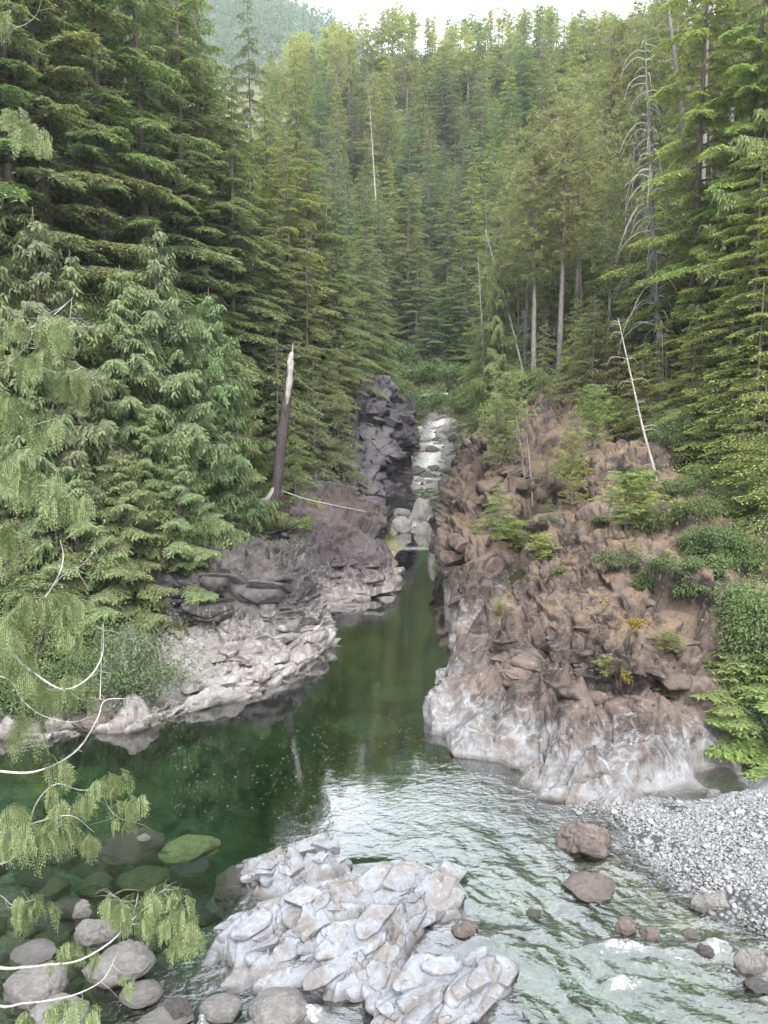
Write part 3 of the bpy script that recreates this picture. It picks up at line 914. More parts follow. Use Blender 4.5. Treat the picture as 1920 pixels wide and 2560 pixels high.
B = [
 (72, 2390, 118, 42, 'boulder_pale', 'flat oval white stone in dark water at the left edge, above the mossy-topped pale one', .15, None),
 (232, 2325, 112, 70, 'boulder_grey', 'grey boulder with a dark mossy cap under the cedar spray', .4, None),
 (285, 2412, 190, 92, 'boulder_grey', 'large half-sunken grey-brown boulder below the capped one', .25, None),
 (72, 2465, 168, 96, 'boulder_pale', 'broad pale boulder mottled with dark moss at the left edge near the bare white branch', .25, None),
 (203, 2272, 54, 46, 'boulder_pale', 'small angular white rock poking out of the olive shallows', .9, None),
 (341, 2490, 112, 50, 'boulder_grey', 'smooth round-topped stone sitting on a wet dark slab, bottom left', .1, None),
 (441, 2528, 92, 62, 'boulder_dark', 'dark grey angular stone between two round boulders at the bottom', .5, None),
 (548, 2522, 118, 66, 'boulder_grey', 'tilted smooth grey boulder left of the biggest round one', .15, None),
 (690, 2524, 160, 104, 'boulder_grey', 'biggest smooth round grey boulder at the foot of the large outcrop', .12, None),
 (405, 2562, 140, 44, 'boulder_pale', 'pale rock with black streaks at the very bottom, under the dark grey stone', .5, None),
 (125, 2545, 170, 90, 'boulder_pale', 'pale boulder half hidden by cedar sprays in the bottom left corner', .4, None),
 (760, 2566, 110, 30, 'boulder_brown', 'tan stone cut by the bottom edge beneath the biggest round boulder', .2, None),
 (356, 2094, 36, 18, 'boulder_pale', 'tiny white stone lying on a sunken brown slab in the pool shallows', .3, None),
 (233, 1798, 74, 44, 'boulder_brown', 'reddish-brown boulder on the left bank below the leafy shrub', .3, None),
 (188, 1800, 50, 36, 'boulder_dark', 'dark boulder on the left bank beside the reddish one', .3, None),
 (1480, 2096, 160, 92, 'boulder_brown', 'rough pinkish-brown boulder where gravel meets water below the right cliff', 1.0, None),
 (1490, 2226, 150, 44, 'boulder_brown', 'long low brown rock in the stream below the rough pinkish boulder', .5, None),
 (1752, 2258, 62, 46, 'boulder_grey', 'brownish rock against the left side of the pale slab on the gravel edge', .5, None),
 (1828, 2250, 122, 62, 'boulder_pale', 'pale bluish slab rock on the lower edge of the gravel beach', .75, None),
 (1890, 2395, 92, 86, 'boulder_pale', 'blue-grey cube-like boulder in white water at the right edge', .8, None),
 (1905, 2468, 70, 40, 'boulder_dark', 'dark wet rock under the blue-grey boulder at the right edge', .5, None),
 (1768, 2376, 46, 40, 'boulder_dark', 'small black wet rock in the foam left of the blue-grey boulder', .6, None),
 (1568, 2316, 66, 42, 'boulder_brown', 'brown wet rock splitting the riffle, left of two others', .6, None),
 (1632, 2334, 62, 40, 'boulder_brown', 'brown wet rock just above the upper foam mound', .6, None),
 (1730, 2334, 44, 26, 'boulder_brown', 'small brown wet rock above the black one', .5, None),
 (1165, 2326, 76, 40, 'boulder_brown', 'dark reddish rock in the stream right of the large outcrop', .7, None),
 (1225, 2345, 34, 20, 'boulder_brown', 'little brown rock beside the dark reddish one in the stream', .7, None),
 (1338, 2282, 40, 18, 'boulder_dark', 'dark rock barely breaking the bright rippled water', .5, None),
 (1375, 1962, 30, 14, 'boulder_grey', 'small stone at the foot of the white scalloped rock', .5, None),
 (1510, 2030, 14, 12, 'boulder_pale', 'single white cobble on the gravel beside the cliff foot', .2, None),
 (1790, 1988, 44, 42, 'boulder_grey', 'rounded rock at the right end of the cliff foot', .3, None),
]
for i, b in enumerate(B):
    boulder(*b[:6], seed=200 + i * 7, ang=b[6], z=b[7])

# angular slabs and blocks standing proud of the rock masses, each a part of its mass
def slab_mesh(seed):
    r = np.random.default_rng(seed)
    v, f = ICO[4]
    p = v.copy()
    for _ in range(11):
        n = r.normal(size=3)
        n /= np.linalg.norm(n)
        s = p @ n - r.uniform(.42, .80)
        p -= np.where(s > 0, s, 0)[:, None] * n
    for ax, d in ((np.array([0, .25, 1.0]), .42), (np.array([0, -.2, -1.0]), .5)):
        ax = ax / np.linalg.norm(ax)
        s = p @ ax - d
        p -= np.where(s > 0, s, 0)[:, None] * ax
    p += v * (.022 * fbm(v * 3 + seed, 4, seed, .6))[:, None]
    return np_mesh('slab', p, f, True)
SLABS = {}
def slabs(parent, spots, mat, size, strike, tilt=.35, sink=.35, rnd=.35):
    if mat not in SLABS:
        SLABS[mat] = [slab_mesh(2000 + len(SLABS) * 40 + i) for i in range(7)]
        for m_ in SLABS[mat]:
            m_.materials.append(M[mat])
    for q in spots:
        if q is None:
            continue
        s = random.uniform(*size)
        o = link('slab', random.choice(SLABS[mat]), None, parent)
        o.scale = (s * random.uniform(1.0, 1.7), s * random.uniform(.55, .9), s * random.uniform(.55, .8))
        o.location = (q[0], q[1], q[2] - s * sink * .4)
        o.rotation_euler = (tilt + random.uniform(-rnd, rnd), random.uniform(-rnd, rnd) * .7, strike + random.uniform(-rnd, rnd))
def top_of(o):
    vs = np.zeros(len(o.data.vertices) * 3)
    o.data.vertices.foreach_get('co', vs)
    return vs.reshape(-1, 3)
for nm_, n_ in (('rock_outcrop', 26), ('rock_outcrop.001', 70), ('rock_outcrop.002', 34)):
    o = bpy.data.objects[nm_]
    vs = top_of(o)
    vs = vs[vs[:, 2] > .10]
    pick = vs[RNG.integers(0, len(vs), n_)]
    slabs(o, pick, 'rock_pale', (.16, .42), math.radians(38), .45, .5, .3)
def spots(poly, n):
    poly = np.array(poly, float)
    out = []
    while len(out) < n:
        x, y = random.uniform(poly[:, 0].min(), poly[:, 0].max()), random.uniform(poly[:, 1].min(), poly[:, 1].max())
        if inside_dist(poly, np.array([x]), np.array([y]))[0] > 0:
            out.append(hit(x, y))
    return out
slabs(bpy.data.objects['rock_ledge'], spots([(380, 1765), (460, 1700), (600, 1600), (680, 1520), (790, 1480), (812, 1590), (700, 1690), (520, 1750)], 75), 'rock_ledge', (.22, .62), math.radians(35), .15, .6, .25)
slabs(bpy.data.objects['rock_ledge'], spots([(520, 1420), (680, 1400), (760, 1440), (700, 1500), (540, 1520)], 16), 'rock_ledge', (.4, .9), math.radians(20), .15, .9, .25)
slabs(bpy.data.objects['rock_knoll'], spots([(800, 1460), (860, 1380), (960, 1340), (985, 1460), (880, 1505), (815, 1520)], 40), 'rock_dark', (.25, .75), math.radians(10), .2, .7, .3)
slabs(bpy.data.objects['crag'], spots([(880, 1000), (980, 1000), (1030, 1120), (960, 1270), (860, 1240)], 34), 'rock_crag', (.5, 1.3), math.radians(60), .5, .8, .4)
slabs(bpy.data.objects['cliff.001'], spots([(1240, 1600), (1400, 1480), (1620, 1480), (1740, 1600), (1720, 1780), (1500, 1740), (1250, 1700)], 46), 'rock_right', (.22, .60), math.radians(-30), .3, .9, .4)
slabs(bpy.data.objects['cliff'], spots([(1130, 1420), (1180, 1240), (1280, 1120), (1340, 1200), (1230, 1400), (1180, 1520)], 34), 'rock_back', (.4, 1.0), math.radians(60), .3, .9, .4)

# sunken stones seen through the water
SUB = [
 (463, 2126, 150, 62, 'boulder_green', 'bright yellow-green sunken boulder in the left shallows', -.42),
 (312, 2122, 170, 66, 'boulder_brown', 'sunken brown slab carrying a tiny white stone', -.30),
 (350, 2202, 134, 60, 'boulder_olive', 'big olive sunken boulder below the yellow-green one', -.55),
 (463, 2170, 112, 44, 'boulder_dark', 'dark sunken slab just under the yellow-green boulder', -.5),
 (75, 2200, 110, 40, 'boulder_olive', 'olive sunken stone near the left edge under hanging sprays', -.5),
 (226, 2214, 104, 42, 'boulder_olive', 'ochre sunken stone left of the big olive one', -.5),
 (258, 2168, 44, 24, 'boulder_olive', 'small greenish sunken stone beside the brown slab', -.5),
 (140, 2320, 100, 36, 'boulder_olive', 'ochre sunken stone above the flat oval white stone', -.45),
 (165, 2270, 86, 50, 'boulder_brown', 'brown sunken stone against the small angular white rock', -.25),
 (290, 2345, 86, 40, 'boulder_dark', 'dark sunken stone beneath the cedar spray', -.5),
 (585, 2215, 150, 100, 'boulder_brown', 'sunken brown ledge running off the smaller white outcrop', -.35),
 (130, 2140, 120, 40, 'boulder_dark', 'dark sunken slab in the upper left shallows', -.6),
 (420, 2260, 120, 40, 'boulder_olive', 'olive sunken slab left of the outcrop', -.7),
 (370, 2500, 170, 60, 'boulder_dark', 'dark wet slab just under water beneath the smooth round-topped stone', -.14),
 (272, 1818, 74, 24, 'boulder_brown', 'tan slab awash at the left bank', -.12),
 (910, 1822, 170, 34, 'boulder_olive', 'pale green sunken slab deep in the pool, nearest of its row', -1.2),
 (990, 1740, 130, 26, 'boulder_olive', 'green sunken slab in mid pool', -1.6),
 (1040, 1800, 70, 26, 'boulder_olive', 'green sunken rock close to the right cliff tip', -1.4),
 (880, 1700, 120, 18, 'boulder_olive', 'faint sunken slab in the far pool', -1.5),
 (1030, 1690, 60, 22, 'boulder_olive', 'small green sunken rock off the right bank', -1.3),
 (920, 1545, 120, 22, 'boulder_olive', 'green shelf under water beside the dark knoll', -1.0),
 (790, 1650, 60, 34, 'boulder_olive', 'yellowish sunken stone at the tip of the pale ledge', -.25),
]
for i, b in enumerate(SUB):
    boulder(*b[:6], seed=500 + i * 5, ang=.4, z=b[6] - .1, sink=.3, name='sunken_boulder', cat='sunken boulder')

SMESH = [boulder_mesh(1500 + i, .35, 4) for i in range(8)]
for i, m_ in enumerate(SMESH):
    m_.materials.append(M[('boulder_olive', 'boulder_dark', 'boulder_brown', 'boulder_olive')[i % 4]])
for i in range(110):
    px, py = random.uniform(-60, 640), random.uniform(2070, 2540)
    if px > 430 and py > 2240:
        px -= 330
    q = W(px, py, -.5)
    s = random.uniform(.10, .40)
    o = link('sunken_stone', SMESH[i % 8])
    o.location = (q[0], q[1], gz(q[0], q[1]) + s * .25)
    o.scale = (s, s * .8, s * random.uniform(.4, .6))
    o.rotation_euler = (0, 0, random.uniform(0, 6))
    tag(o, 'sunken olive or brown stone among many in the left shallows', 'sunken stone', 'stones on the bottom of the left shallows')

# boulders of the rapids
RAP = [(1050, 1272, 60, 60, 'boulder_grey', 'tall tan boulder in the middle of the channel'), (1005, 1312, 60, 44, 'boulder_grey', 'pale wedge-shaped boulder left of the tall tan one'),
       (1062, 1322, 50, 36, 'boulder_grey', 'grey boulder in front of the tall tan one'), (1084, 1300, 36, 34, 'boulder_grey', 'grey boulder squeezed against the right cliff by the tall tan one'),
       (1004, 1278, 44, 20, 'boulder_grey', 'low boulder behind the pale wedge-shaped one'), (968, 1285, 26, 16, 'boulder_dark', 'small dark rock at the knoll side of the channel'),
       (1110, 1388, 78, 62, 'boulder_grey', 'smooth pale grey boulder tucked under the overhang of the back right cliff'), (1075, 1325, 30, 30, 'boulder_grey', 'pale block at the right cliff foot'),
       (1085, 1192, 54, 22, 'boulder_dark', 'flat dark rock in the white water'), (1108, 1210, 34, 14, 'boulder_grey', 'flat grey rock below the white water'),
       (1104, 1140, 36, 30, 'boulder_grey', 'round grey boulder with white water right below it'), (1060, 1150, 48, 34, 'boulder_dark', 'dark boulder at the left of the cascade'),
       (1075, 1168, 30, 18, 'boulder_dark', 'dark rock touching the cascade'), (1050, 1178, 36, 16, 'boulder_dark', 'low dark rock at the crag foot'),
       (1120, 1195, 28, 20, 'boulder_dark', 'dark rock near the right side of the cascade'), (1133, 1178, 32, 22, 'boulder_grey', 'grey rock at the right side of the cascade'),
       (1125, 1116, 40, 24, 'boulder_grey', 'broad grey boulder at the head of the cascade'), (1070, 1120, 36, 14, 'boulder_grey', 'flat pale boulder above the cascade'),
       (1105, 1095, 44, 18, 'boulder_pale', 'pale slab boulder in the upper field'), (1150, 1088, 40, 22, 'boulder_dark', 'dark boulder at the upper right of the field'),
       (1085, 1062, 44, 30, 'boulder_dark', 'dark pointed boulder at the top of the field'), (1130, 1066, 34, 26, 'boulder_pale', 'pale boulder beside the dark pointed one'),
       (1045, 1085, 30, 20, 'boulder_grey', 'boulder at the crag edge of the field'), (1175, 1072, 56, 30, 'boulder_grey', 'big slanting boulder under the right bank shrubs')]
for i, b in enumerate(RAP):
    yy = np.array([W(b[0], b[1] + b[3] * .45, float(zz))[1] for zz in (0,)])
    z = 0.0
    for _ in range(8):
        z = float(river_z(W(b[0], b[1] + b[3] * .45, z)[1]))
    boulder(*b[:5], b[5] + (' of the rapids' if 'channel' not in b[5] else ''), seed=700 + i * 3, ang=.55, z=z, group='boulders of the rapids', sub=4)
RMESH = [boulder_mesh(1300 + i, .6, 4) for i in range(8)]
for i, m_ in enumerate(RMESH):
    m_.materials.append(M[('boulder_grey', 'boulder_pale', 'boulder_grey', 'boulder_dark')[i % 4]])
for i in range(85):
    y = random.uniform(66, 93)
    x = float(river_x(y)) + random.uniform(-2.6, 2.8)
    s = random.uniform(.4, 1.15)
    o = link('boulder', RMESH[i % 8])
    o.location = (x, y, float(river_z(y)) - .1 + s * .12)
    o.scale = (s, s * .8, s * random.uniform(.45, .75))
    o.rotation_euler = (0, 0, random.uniform(0, 6))
    tag(o, 'grey rock among the many strewn over the upper rapids', 'boulder', 'loose rocks of the upper rapids')

# ------------------------------------------------------------------ water
def water_mat(name, foam=None, rip=1.0, scale=1.0):
    m = NT(name)
    n1 = m.noise(2.2 * scale, 4, .55, m.scalevec((1, 1.6, 1)), .6)
    n2 = m.noise(9.0 * scale, 3, .55, m.scalevec((1, 1.5, 1)), .3)
    h = m.math('ADD', n1, m.math('MULTIPLY', n2, .28))
    x, y, z = m.sep(m.pos)
    act = m.step(m.math('SUBTRACT', y, m.math('MULTIPLY', x, .9)), 17.0, 9.0, .03, .75)
    h = m.math('MULTIPLY', h, m.math('MULTIPLY', act, rip))
    nrm = m.bump(h, 1.0, .055)
    fr = m.n('ShaderNodeFresnel')
    fr.inputs[0].default_value = 1.36
    m.setin(fr.inputs['Normal'], nrm)
    gl = m.n('ShaderNodeBsdfAnisotropic') if False else m.n('ShaderNodeBsdfGlossy')
    gl.inputs['Roughness'].default_value = .03
    m.setin(gl.inputs['Normal'], nrm)
    tr = m.n('ShaderNodeBsdfTransparent')
    mx = m.n('ShaderNodeMixShader')
    m.setin(mx.inputs[0], m.math('MULTIPLY', fr.outputs[0], 4.6, True))
    m.t.links.new(tr.outputs[0], mx.inputs[1])
    m.t.links.new(gl.outputs[0], mx.inputs[2])
    sh = mx.outputs[0]
    fa = m.n('ShaderNodeAttribute', attribute_name='tip').outputs['Fac']
    fn = m.noise(14 * scale, 10, .85, m.scalevec((1, 1.3, 1)), .5)
    fm = m.step(m.math('ADD', fn, m.math('MULTIPLY', m.math('SUBTRACT', fa, 1.0), .42)), .34, .62)
    fm = m.math('MULTIPLY', fm, m.step(fa, .02, .2))
    df = m.bsdf((.78, .80, .80), .6, m.bump(fn, .8, .08), .3)
    mf = m.n('ShaderNodeMixShader')
    m.setin(mf.inputs[0], fm)
    m.t.links.new(sh, mf.inputs[1])
    m.t.links.new(df, mf.inputs[2])
    ab = m.n('ShaderNodeVolumeAbsorption')
    ab.inputs['Color'].default_value = (.12, .62, .47, 1)
    ab.inputs['Density'].default_value = .64
    m.t.links.new(ab.outputs[0], m.out.inputs['Volume'])
    return m.done(mf.outputs[0])
M['water'] = water_mat('river_water')
M['rapid'] = water_mat('rapid_water', rip=3.0)
M['rapid'].node_tree.links.remove(M['rapid'].node_tree.nodes['Material Output'].inputs['Volume'].links[0])

def foam_at(x, y):
    a = np.zeros_like(x)
    for px, py, wx, wy, s in [(1560, 2375, 150, 34, .82), (1700, 2390, 110, 30, .7), (1640, 2420, 190, 44, .55), (1560, 2462, 100, 22, .8), (1790, 2370, 80, 22, .8), (1850, 2400, 60, 30, .7), (1250, 2350, 60, 16, .6), (1330, 2375, 60, 14, .5),
                              (780, 2540, 60, 26, .9), (650, 2560, 50, 14, .7), (505, 2556, 22, 20, .8), (1290, 2330, 60, 10, .5), (1400, 2420, 300, 90, .28), (1400, 2540, 300, 60, .3), (1700, 2500, 200, 70, .3), (1480, 2350, 220, 40, .36), (920, 2165, 60, 12, .45), (1150, 2250, 60, 22, .35)]:
        p = W(px, py)
        wxm = wx / FPX * p[1]
        wym = abs(W(px, py - wy)[1] - W(px, py + wy)[1]) / 2
        a = np.maximum(a, s * np.exp(-((x - p[0]) / wxm) ** 2 - ((y - p[1]) / wym) ** 2))
    # shallow crossings far up the pool
    a = np.maximum(a, .8 * np.exp(-((y - 48.5) / 1.0) ** 2) * (np.abs(x - 1.6) < 4))
    a = np.maximum(a, .75 * np.exp(-((y - 43.0) / 1.3) ** 2) * (np.abs(x - 1.2) < 4))
    a = np.maximum(a, .30 * np.exp(-((y - 38.5) / 2.2) ** 2) * (x > .6) * (x < 4))
    return a
xs = np.concatenate([np.linspace(-40, -10, 8)[:-1], np.linspace(-10, 10, 380)[:-1], np.linspace(10, 40, 8)])
ys = np.concatenate([np.linspace(-55, 7, 20)[:-1], np.linspace(7, 19, 330)[:-1], np.linspace(19, 51, 160)])
X, Y = np.meshgrid(xs, ys, indexing='ij')
x, y = X.ravel(), Y.ravel()
p = np.stack([x, y, 0 * x], 1)
right = smooth(-.5, 2.5, x + (15 - y) * .35) * smooth(15.5, 12.5, y)
act = .015 + .985 * right
flow = np.stack([(x * .5 - y * .86) * .75, (x * .86 + y * .5) * 1.35 + .5 * noise(p * .6, 71), 0 * x], 1)
z = act * (.05 * fbm(flow * 1.1, 3, 88) + .028 * fbm(flow * 2.2, 5, 98, .6))
fo = foam_at(x, y)
z += np.minimum(fo, 1) * .09 * (y < 20) + np.maximum(fo - .45, 0) * .22 * (y < 20) * (1 + fbm(p * 3, 3, 5))
z += .012 * noise(p * np.array([2, 3, 1]), 4) * smooth(36, 42, y)
Wv = np.stack([x, y, z], 1)
nx, ny = len(xs), len(ys)
f = grid_faces(nx, ny)
bv = Wv.copy()
bv[:, 2] = -6.5
# closed body: top sheet, floor quad and four sides
i = np.arange(nx)
j = np.arange(ny)
ring = np.concatenate([i[:-1] * ny, (nx - 1) * ny + j[:-1], (i[::-1][:-1]) * ny + ny - 1, j[::-1][:-1]])
rb = Wv[ring].copy()
rb[:, 2] = -6.5
base = len(Wv)
n = len(ring)
side = np.stack([ring, np.roll(ring, -1), base + (np.arange(n) + 1) % n, base + np.arange(n)], 1)
cen = base + n
V = np.vstack([Wv, rb, [[0, 0, -6.5]]])
fl = np.stack([base + np.arange(n), base + (np.arange(n) + 1) % n, np.full(n, cen), np.full(n, cen)], 1)
import bmesh
me = bpy.data.meshes.new('river')
F4 = np.vstack([f[:, ::-1], side[:, ::-1]])
me.vertices.add(len(V))
me.vertices.foreach_set('co', V.astype(np.float32).ravel())
tri = fl[:, [2, 1, 0]]
loops = np.concatenate([F4.ravel(), tri.ravel()])
starts = np.concatenate([np.arange(len(F4)) * 4, len(F4) * 4 + np.arange(len(tri)) * 3])
me.loops.add(len(loops))
me.loops.foreach_set('vertex_index', loops.astype(np.int32))
me.polygons.add(len(starts))
me.polygons.foreach_set('loop_start', starts.astype(np.int32))
me.polygons.foreach_set('use_smooth', np.ones(len(starts), bool))
at = me.attributes.new('tip', 'FLOAT', 'POINT')
at.data.foreach_set('value', np.concatenate([fo, np.zeros(n + 1)]).astype(np.float32))
me.update(calc_edges=True)
me.validate()
bm = bmesh.new()
bm.from_mesh(me)
bmesh.ops.recalc_face_normals(bm, faces=bm.faces)
bm.to_mesh(me)
bm.free()
link('river_water', me, M['water'], kind='structure', label='clear green river pool turning to bright ripples and foam')

# upper rapids: a stepped sheet following the channel
t = np.linspace(50, 93, 220)
s = np.linspace(-4.5, 4.5, 70)
T, Sx = np.meshgrid(t, s, indexing='ij')
xr = river_x(T) + Sx
zr = river_z(T)
p = np.stack([xr.ravel(), T.ravel(), zr.ravel()], 1)
zr = zr.ravel() + .03 + .10 * fbm(p * np.array([1.2, 1.2, 1]), 3, 7)
fo = np.clip(.27 + .62 * smooth(63, 67, p[:, 1]) + .5 * smooth(56, 50, p[:, 1]) - .35 * np.abs(Sx.ravel()) / 3, 0, 1.3)
p[:, 2] = zr
link('rapids_water', np_mesh('rapids_water', p, grid_faces(len(t), len(s)), True, {'tip': fo}), M['rapid'], kind='structure', label='white water tumbling down between boulders')

# ------------------------------------------------------------------ gravel bar pebbles
v0, f0 = ICO[1]
cnt = 100000
rx = RNG.uniform(3.4, 11.5, cnt)
ry = RNG.uniform(8.5, 17.6, cnt)
rz = ground_z(rx, ry)
ok = (rz > -.10) & (rz < 1.1)
rx, ry, rz = rx[ok], ry[ok], rz[ok]
px_ = rx / (ry / CP) * FPX + 960
ok = (px_ < 2350)
rx, ry, rz = rx[ok], ry[ok], rz[ok]
n = len(rx)
sz = RNG.lognormal(math.log(.0165), .5, n).clip(.009, .09)
an = RNG.uniform(0, 6.28, n)
sx, sy, szz = sz * RNG.uniform(.9, 1.4, n), sz * RNG.uniform(.65, 1.0, n), sz * RNG.uniform(.35, .65, n)
vv = v0[None] * np.stack([sx, sy, szz], 1)[:, None, :]
c, s_ = np.cos(an)[:, None], np.sin(an)[:, None]
tl = RNG.uniform(-.35, .35, (n, 1))
vx = vv[..., 0] * c - vv[..., 1] * s_ + rx[:, None]
vy = vv[..., 0] * s_ + vv[..., 1] * c + ry[:, None]
vz = vv[..., 2] + vv[..., 0] * tl + rz[:, None] + sz[:, None] * .2
V = np.stack([vx, vy, vz], -1)
# the 60 largest cobbles are things of their own
order = np.argsort(-sz)
big = order[:60]
rest = order[60:42000]
FF = (f0[None] + (np.arange(len(rest)) * len(v0))[:, None, None]).reshape(-1, 3)
link('gravel', np_mesh('gravel', V[rest].reshape(-1, 3), FF, True), M['gravel'], kind='stuff', label='pale grey river gravel covering the beach')
cob = boulder_mesh(901, .15, 2)
for q in big:
    o = link('cobble', cob, M['gravel'])
    o.location = (rx[q], ry[q], rz[q] + szz[q] * .4)
    o.scale = (sx[q], sy[q], szz[q])
    o.rotation_euler = (0, 0, an[q])
    tag(o, 'fist-sized pale cobble lying on the gravel beach', 'cobble', 'larger cobbles on the gravel beach')

# ------------------------------------------------------------------ foliage builders
def leaves(g, base, d, up, L, Wd, tip, droop=.25):
    """lance-shaped quads. base,d,up: (n,3)"""
    d = d / (np.linalg.norm(d, axis=1)[:, None] + 1e-9)
    s = np.cross(d, up)
    s /= np.linalg.norm(s, axis=1)[:, None] + 1e-9
    L = np.broadcast_to(L, (len(base),))[:, None]
    Wd = np.broadcast_to(Wd, (len(base),))[:, None]
    mid = base + d * L * .45
    end = base + d * L
    end[:, 2] -= (L[:, 0] * droop)
    v = np.stack([base, mid + s * Wd * .5, end, mid - s * Wd * .5], 1)
    n = len(base)
    f = np.arange(n * 4).reshape(n, 4)
    g.add(v, f, np.repeat(np.broadcast_to(tip, (n,)), 4))

def bough(g, wood, h0, az, L, rise, droop, r, kind='hemlock', dens=1.0, leafL=.17):
    """one limb with side twigs and sprays; returns nothing"""
    ca, sa = math.cos(az), math.sin(az)
    ax = np.array([ca, sa, 0.0])
    sd = np.array([-sa, ca, 0.0])
    P = lambda s: np.array([0, 0, h0]) + np.outer(s * L, ax) + np.stack([0 * s, 0 * s, L * (rise * s - droop * s ** 2)], 1) + np.outer(bend * s ** 2 * L, sd)
    bend = r.uniform(-.12, .12)
    v, f = tube(P(np.linspace(0, .95, 5)), np.linspace(.012 * L + .012, .006, 5), 3)
    wood.add(v, f)
    m = max(4, int(L / .15 * dens))
    s = np.linspace(.14, 1.0, m) + r.uniform(-.02, .02, m)
    s = np.concatenate([s, s])
    side = np.repeat([1, -1], m)
    prof = (np.minimum(1, (1.02 - s) * 2.4) * (.35 + .65 * s ** .3))
    l2 = (.30 * L + .12) * prof * r.uniform(.55, 1.25, 2 * m) + .07
    l2 = np.minimum(l2, 1.0)
    base = P(s)
    if kind == 'cedar':
        dir2 = ax * .30 + side[:, None] * sd * r.uniform(.25, .6, (2 * m, 1)) + np.array([0, 0, -1.0]) * r.uniform(.35, .9, (2 * m, 1))
        l2 = l2 * 1.15
    else:
        dir2 = ax * .75 + side[:, None] * sd * .8 + np.array([0, 0, -1.0]) * r.uniform(.0, .42, (2 * m, 1))
    dir2 /= np.linalg.norm(dir2, axis=1)[:, None]
    step = .085 if kind == 'cedar' else .075
    k = np.maximum(2, (l2 / step * dens).astype(int))
    idx = np.repeat(np.arange(2 * m), k)
    u = (np.arange(len(idx)) - np.repeat(np.cumsum(k) - k, k) + .5) / k[idx]
    sag = np.array([0, 0, -1.0]) * ((.25 if kind == 'hemlock' else .15) * l2[idx] * u ** 2)[:, None]
    b3 = base[idx] + dir2[idx] * (l2[idx] * u)[:, None] + sag
    alt = np.where(np.arange(len(idx)) % 2 == 0, 1, -1)[:, None]
    if kind == 'cedar':
        perp = np.cross(dir2[idx], np.array([ca * .8, sa * .8, .6]))
        d3 = dir2[idx] * .9 + alt * perp * .65 + r.normal(0, .18, (len(idx), 3))
        up = np.cross(dir2[idx], perp) + r.normal(0, .3, (len(idx), 3))
        tipv = .25 + .5 * u * s[idx] + .12 * side[idx] * 0
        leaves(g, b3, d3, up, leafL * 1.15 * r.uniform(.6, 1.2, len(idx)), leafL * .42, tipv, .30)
    else:
        perp = np.cross(dir2[idx], np.array([0, 0, 1.0]))
        d3 = dir2[idx] * .7 + alt * perp * .8 + r.normal(0, .16, (len(idx), 3))
        up = np.array([0, 0, 1.0]) + r.normal(0, .30, (len(idx), 3))
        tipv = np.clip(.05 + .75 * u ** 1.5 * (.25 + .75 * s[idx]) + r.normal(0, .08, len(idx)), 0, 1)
        leaves(g, b3, d3, up, leafL * r.uniform(.55, 1.15, len(idx)), leafL * .36, tipv, .22)
        # needles hanging under the limb
        nn = len(idx) // 5
        q = r.integers(0, len(idx), nn)
        leaves(g, b3[q], r.normal(0, .4, (nn, 3)) + np.array([0, 0, -.9]), r.normal(0, 1, (nn, 3)), leafL * .9, leafL * .3, 0.0, 0)

def trunk_geo(H, r0, lean=0, wob=.15, seed=0, seg=9, top=.02):
    r = np.random.default_rng(seed)
    n = 14
    z = np.linspace(-1.0, H, n)
    w = np.cumsum(r.normal(0, wob / n, (n, 2)), 0)
    pts = np.stack([w[:, 0] + lean * z / H, w[:, 1], z], 1)
    rad = np.maximum(r0 * (1 - np.clip(z, 0, H) / H) ** .85, top)
    rad[0] *= 1.25
    return tube(pts, rad, seg)

PROTO = {}
def make_tree(key, kind, H, R, n, cs, seed, r0, dens=1.0, leafL=.17, mat='hemlock', bark='bark', power=.75, deadlow=0):
    r = np.random.default_rng(seed)
    g, wood = Geo(), Geo()
    v, f = trunk_geo(H, r0, seed=seed)
    wood.add(v, f)
    for i in range(n):
        t = (i + r.uniform(0, 1)) / n
        h = H * (cs + (1 - cs) * t) * .985
        if kind == 'pine':
            L = R * (math.sin(min(1, .15 + t * 1.0) * math.pi * .80) ** .8) * r.uniform(.5, 1.15)
        else:
            L = (R * (1 - t) ** power) * r.uniform(.42, 1.22) + .25
        az = i * 2.39996 + r.uniform(-.5, .5)
        if kind == 'hemlock':
            bough(g, wood, h, az, L, r.uniform(-.10, .22) + .18 * t, r.uniform(.22, .42), r, 'hemlock', dens, leafL)
        elif kind == 'cedar':
            bough(g, wood, h, az, L, r.uniform(-.45, -.1) + .35 * t, r.uniform(-.25, .12), r, 'cedar', dens, leafL)
        else:
            pine_limb(g, wood, h, az, L, r, leafL, dens)
    # dead twigs on the bare lower stem
    for i in range(deadlow):
        h = H * r.uniform(.18, cs + .12)
        L = r.uniform(.4, 1.6)
        az = r.uniform(0, 6.28)
        s = np.linspace(0, 1, 4)
        p = np.stack([np.cos(az) * s * L, np.sin(az) * s * L, h - .35 * L * s ** 2], 1)
        v, f = tube(p, np.linspace(.022, .006, 4), 3)
        wood.add(v, f)
    PROTO[key] = (g.mesh(key + '_crown'), wood.mesh(key + '_trunk'), H)
    PROTO[key][0].materials.append(M[mat])
    PROTO[key][1].materials.append(M[bark])

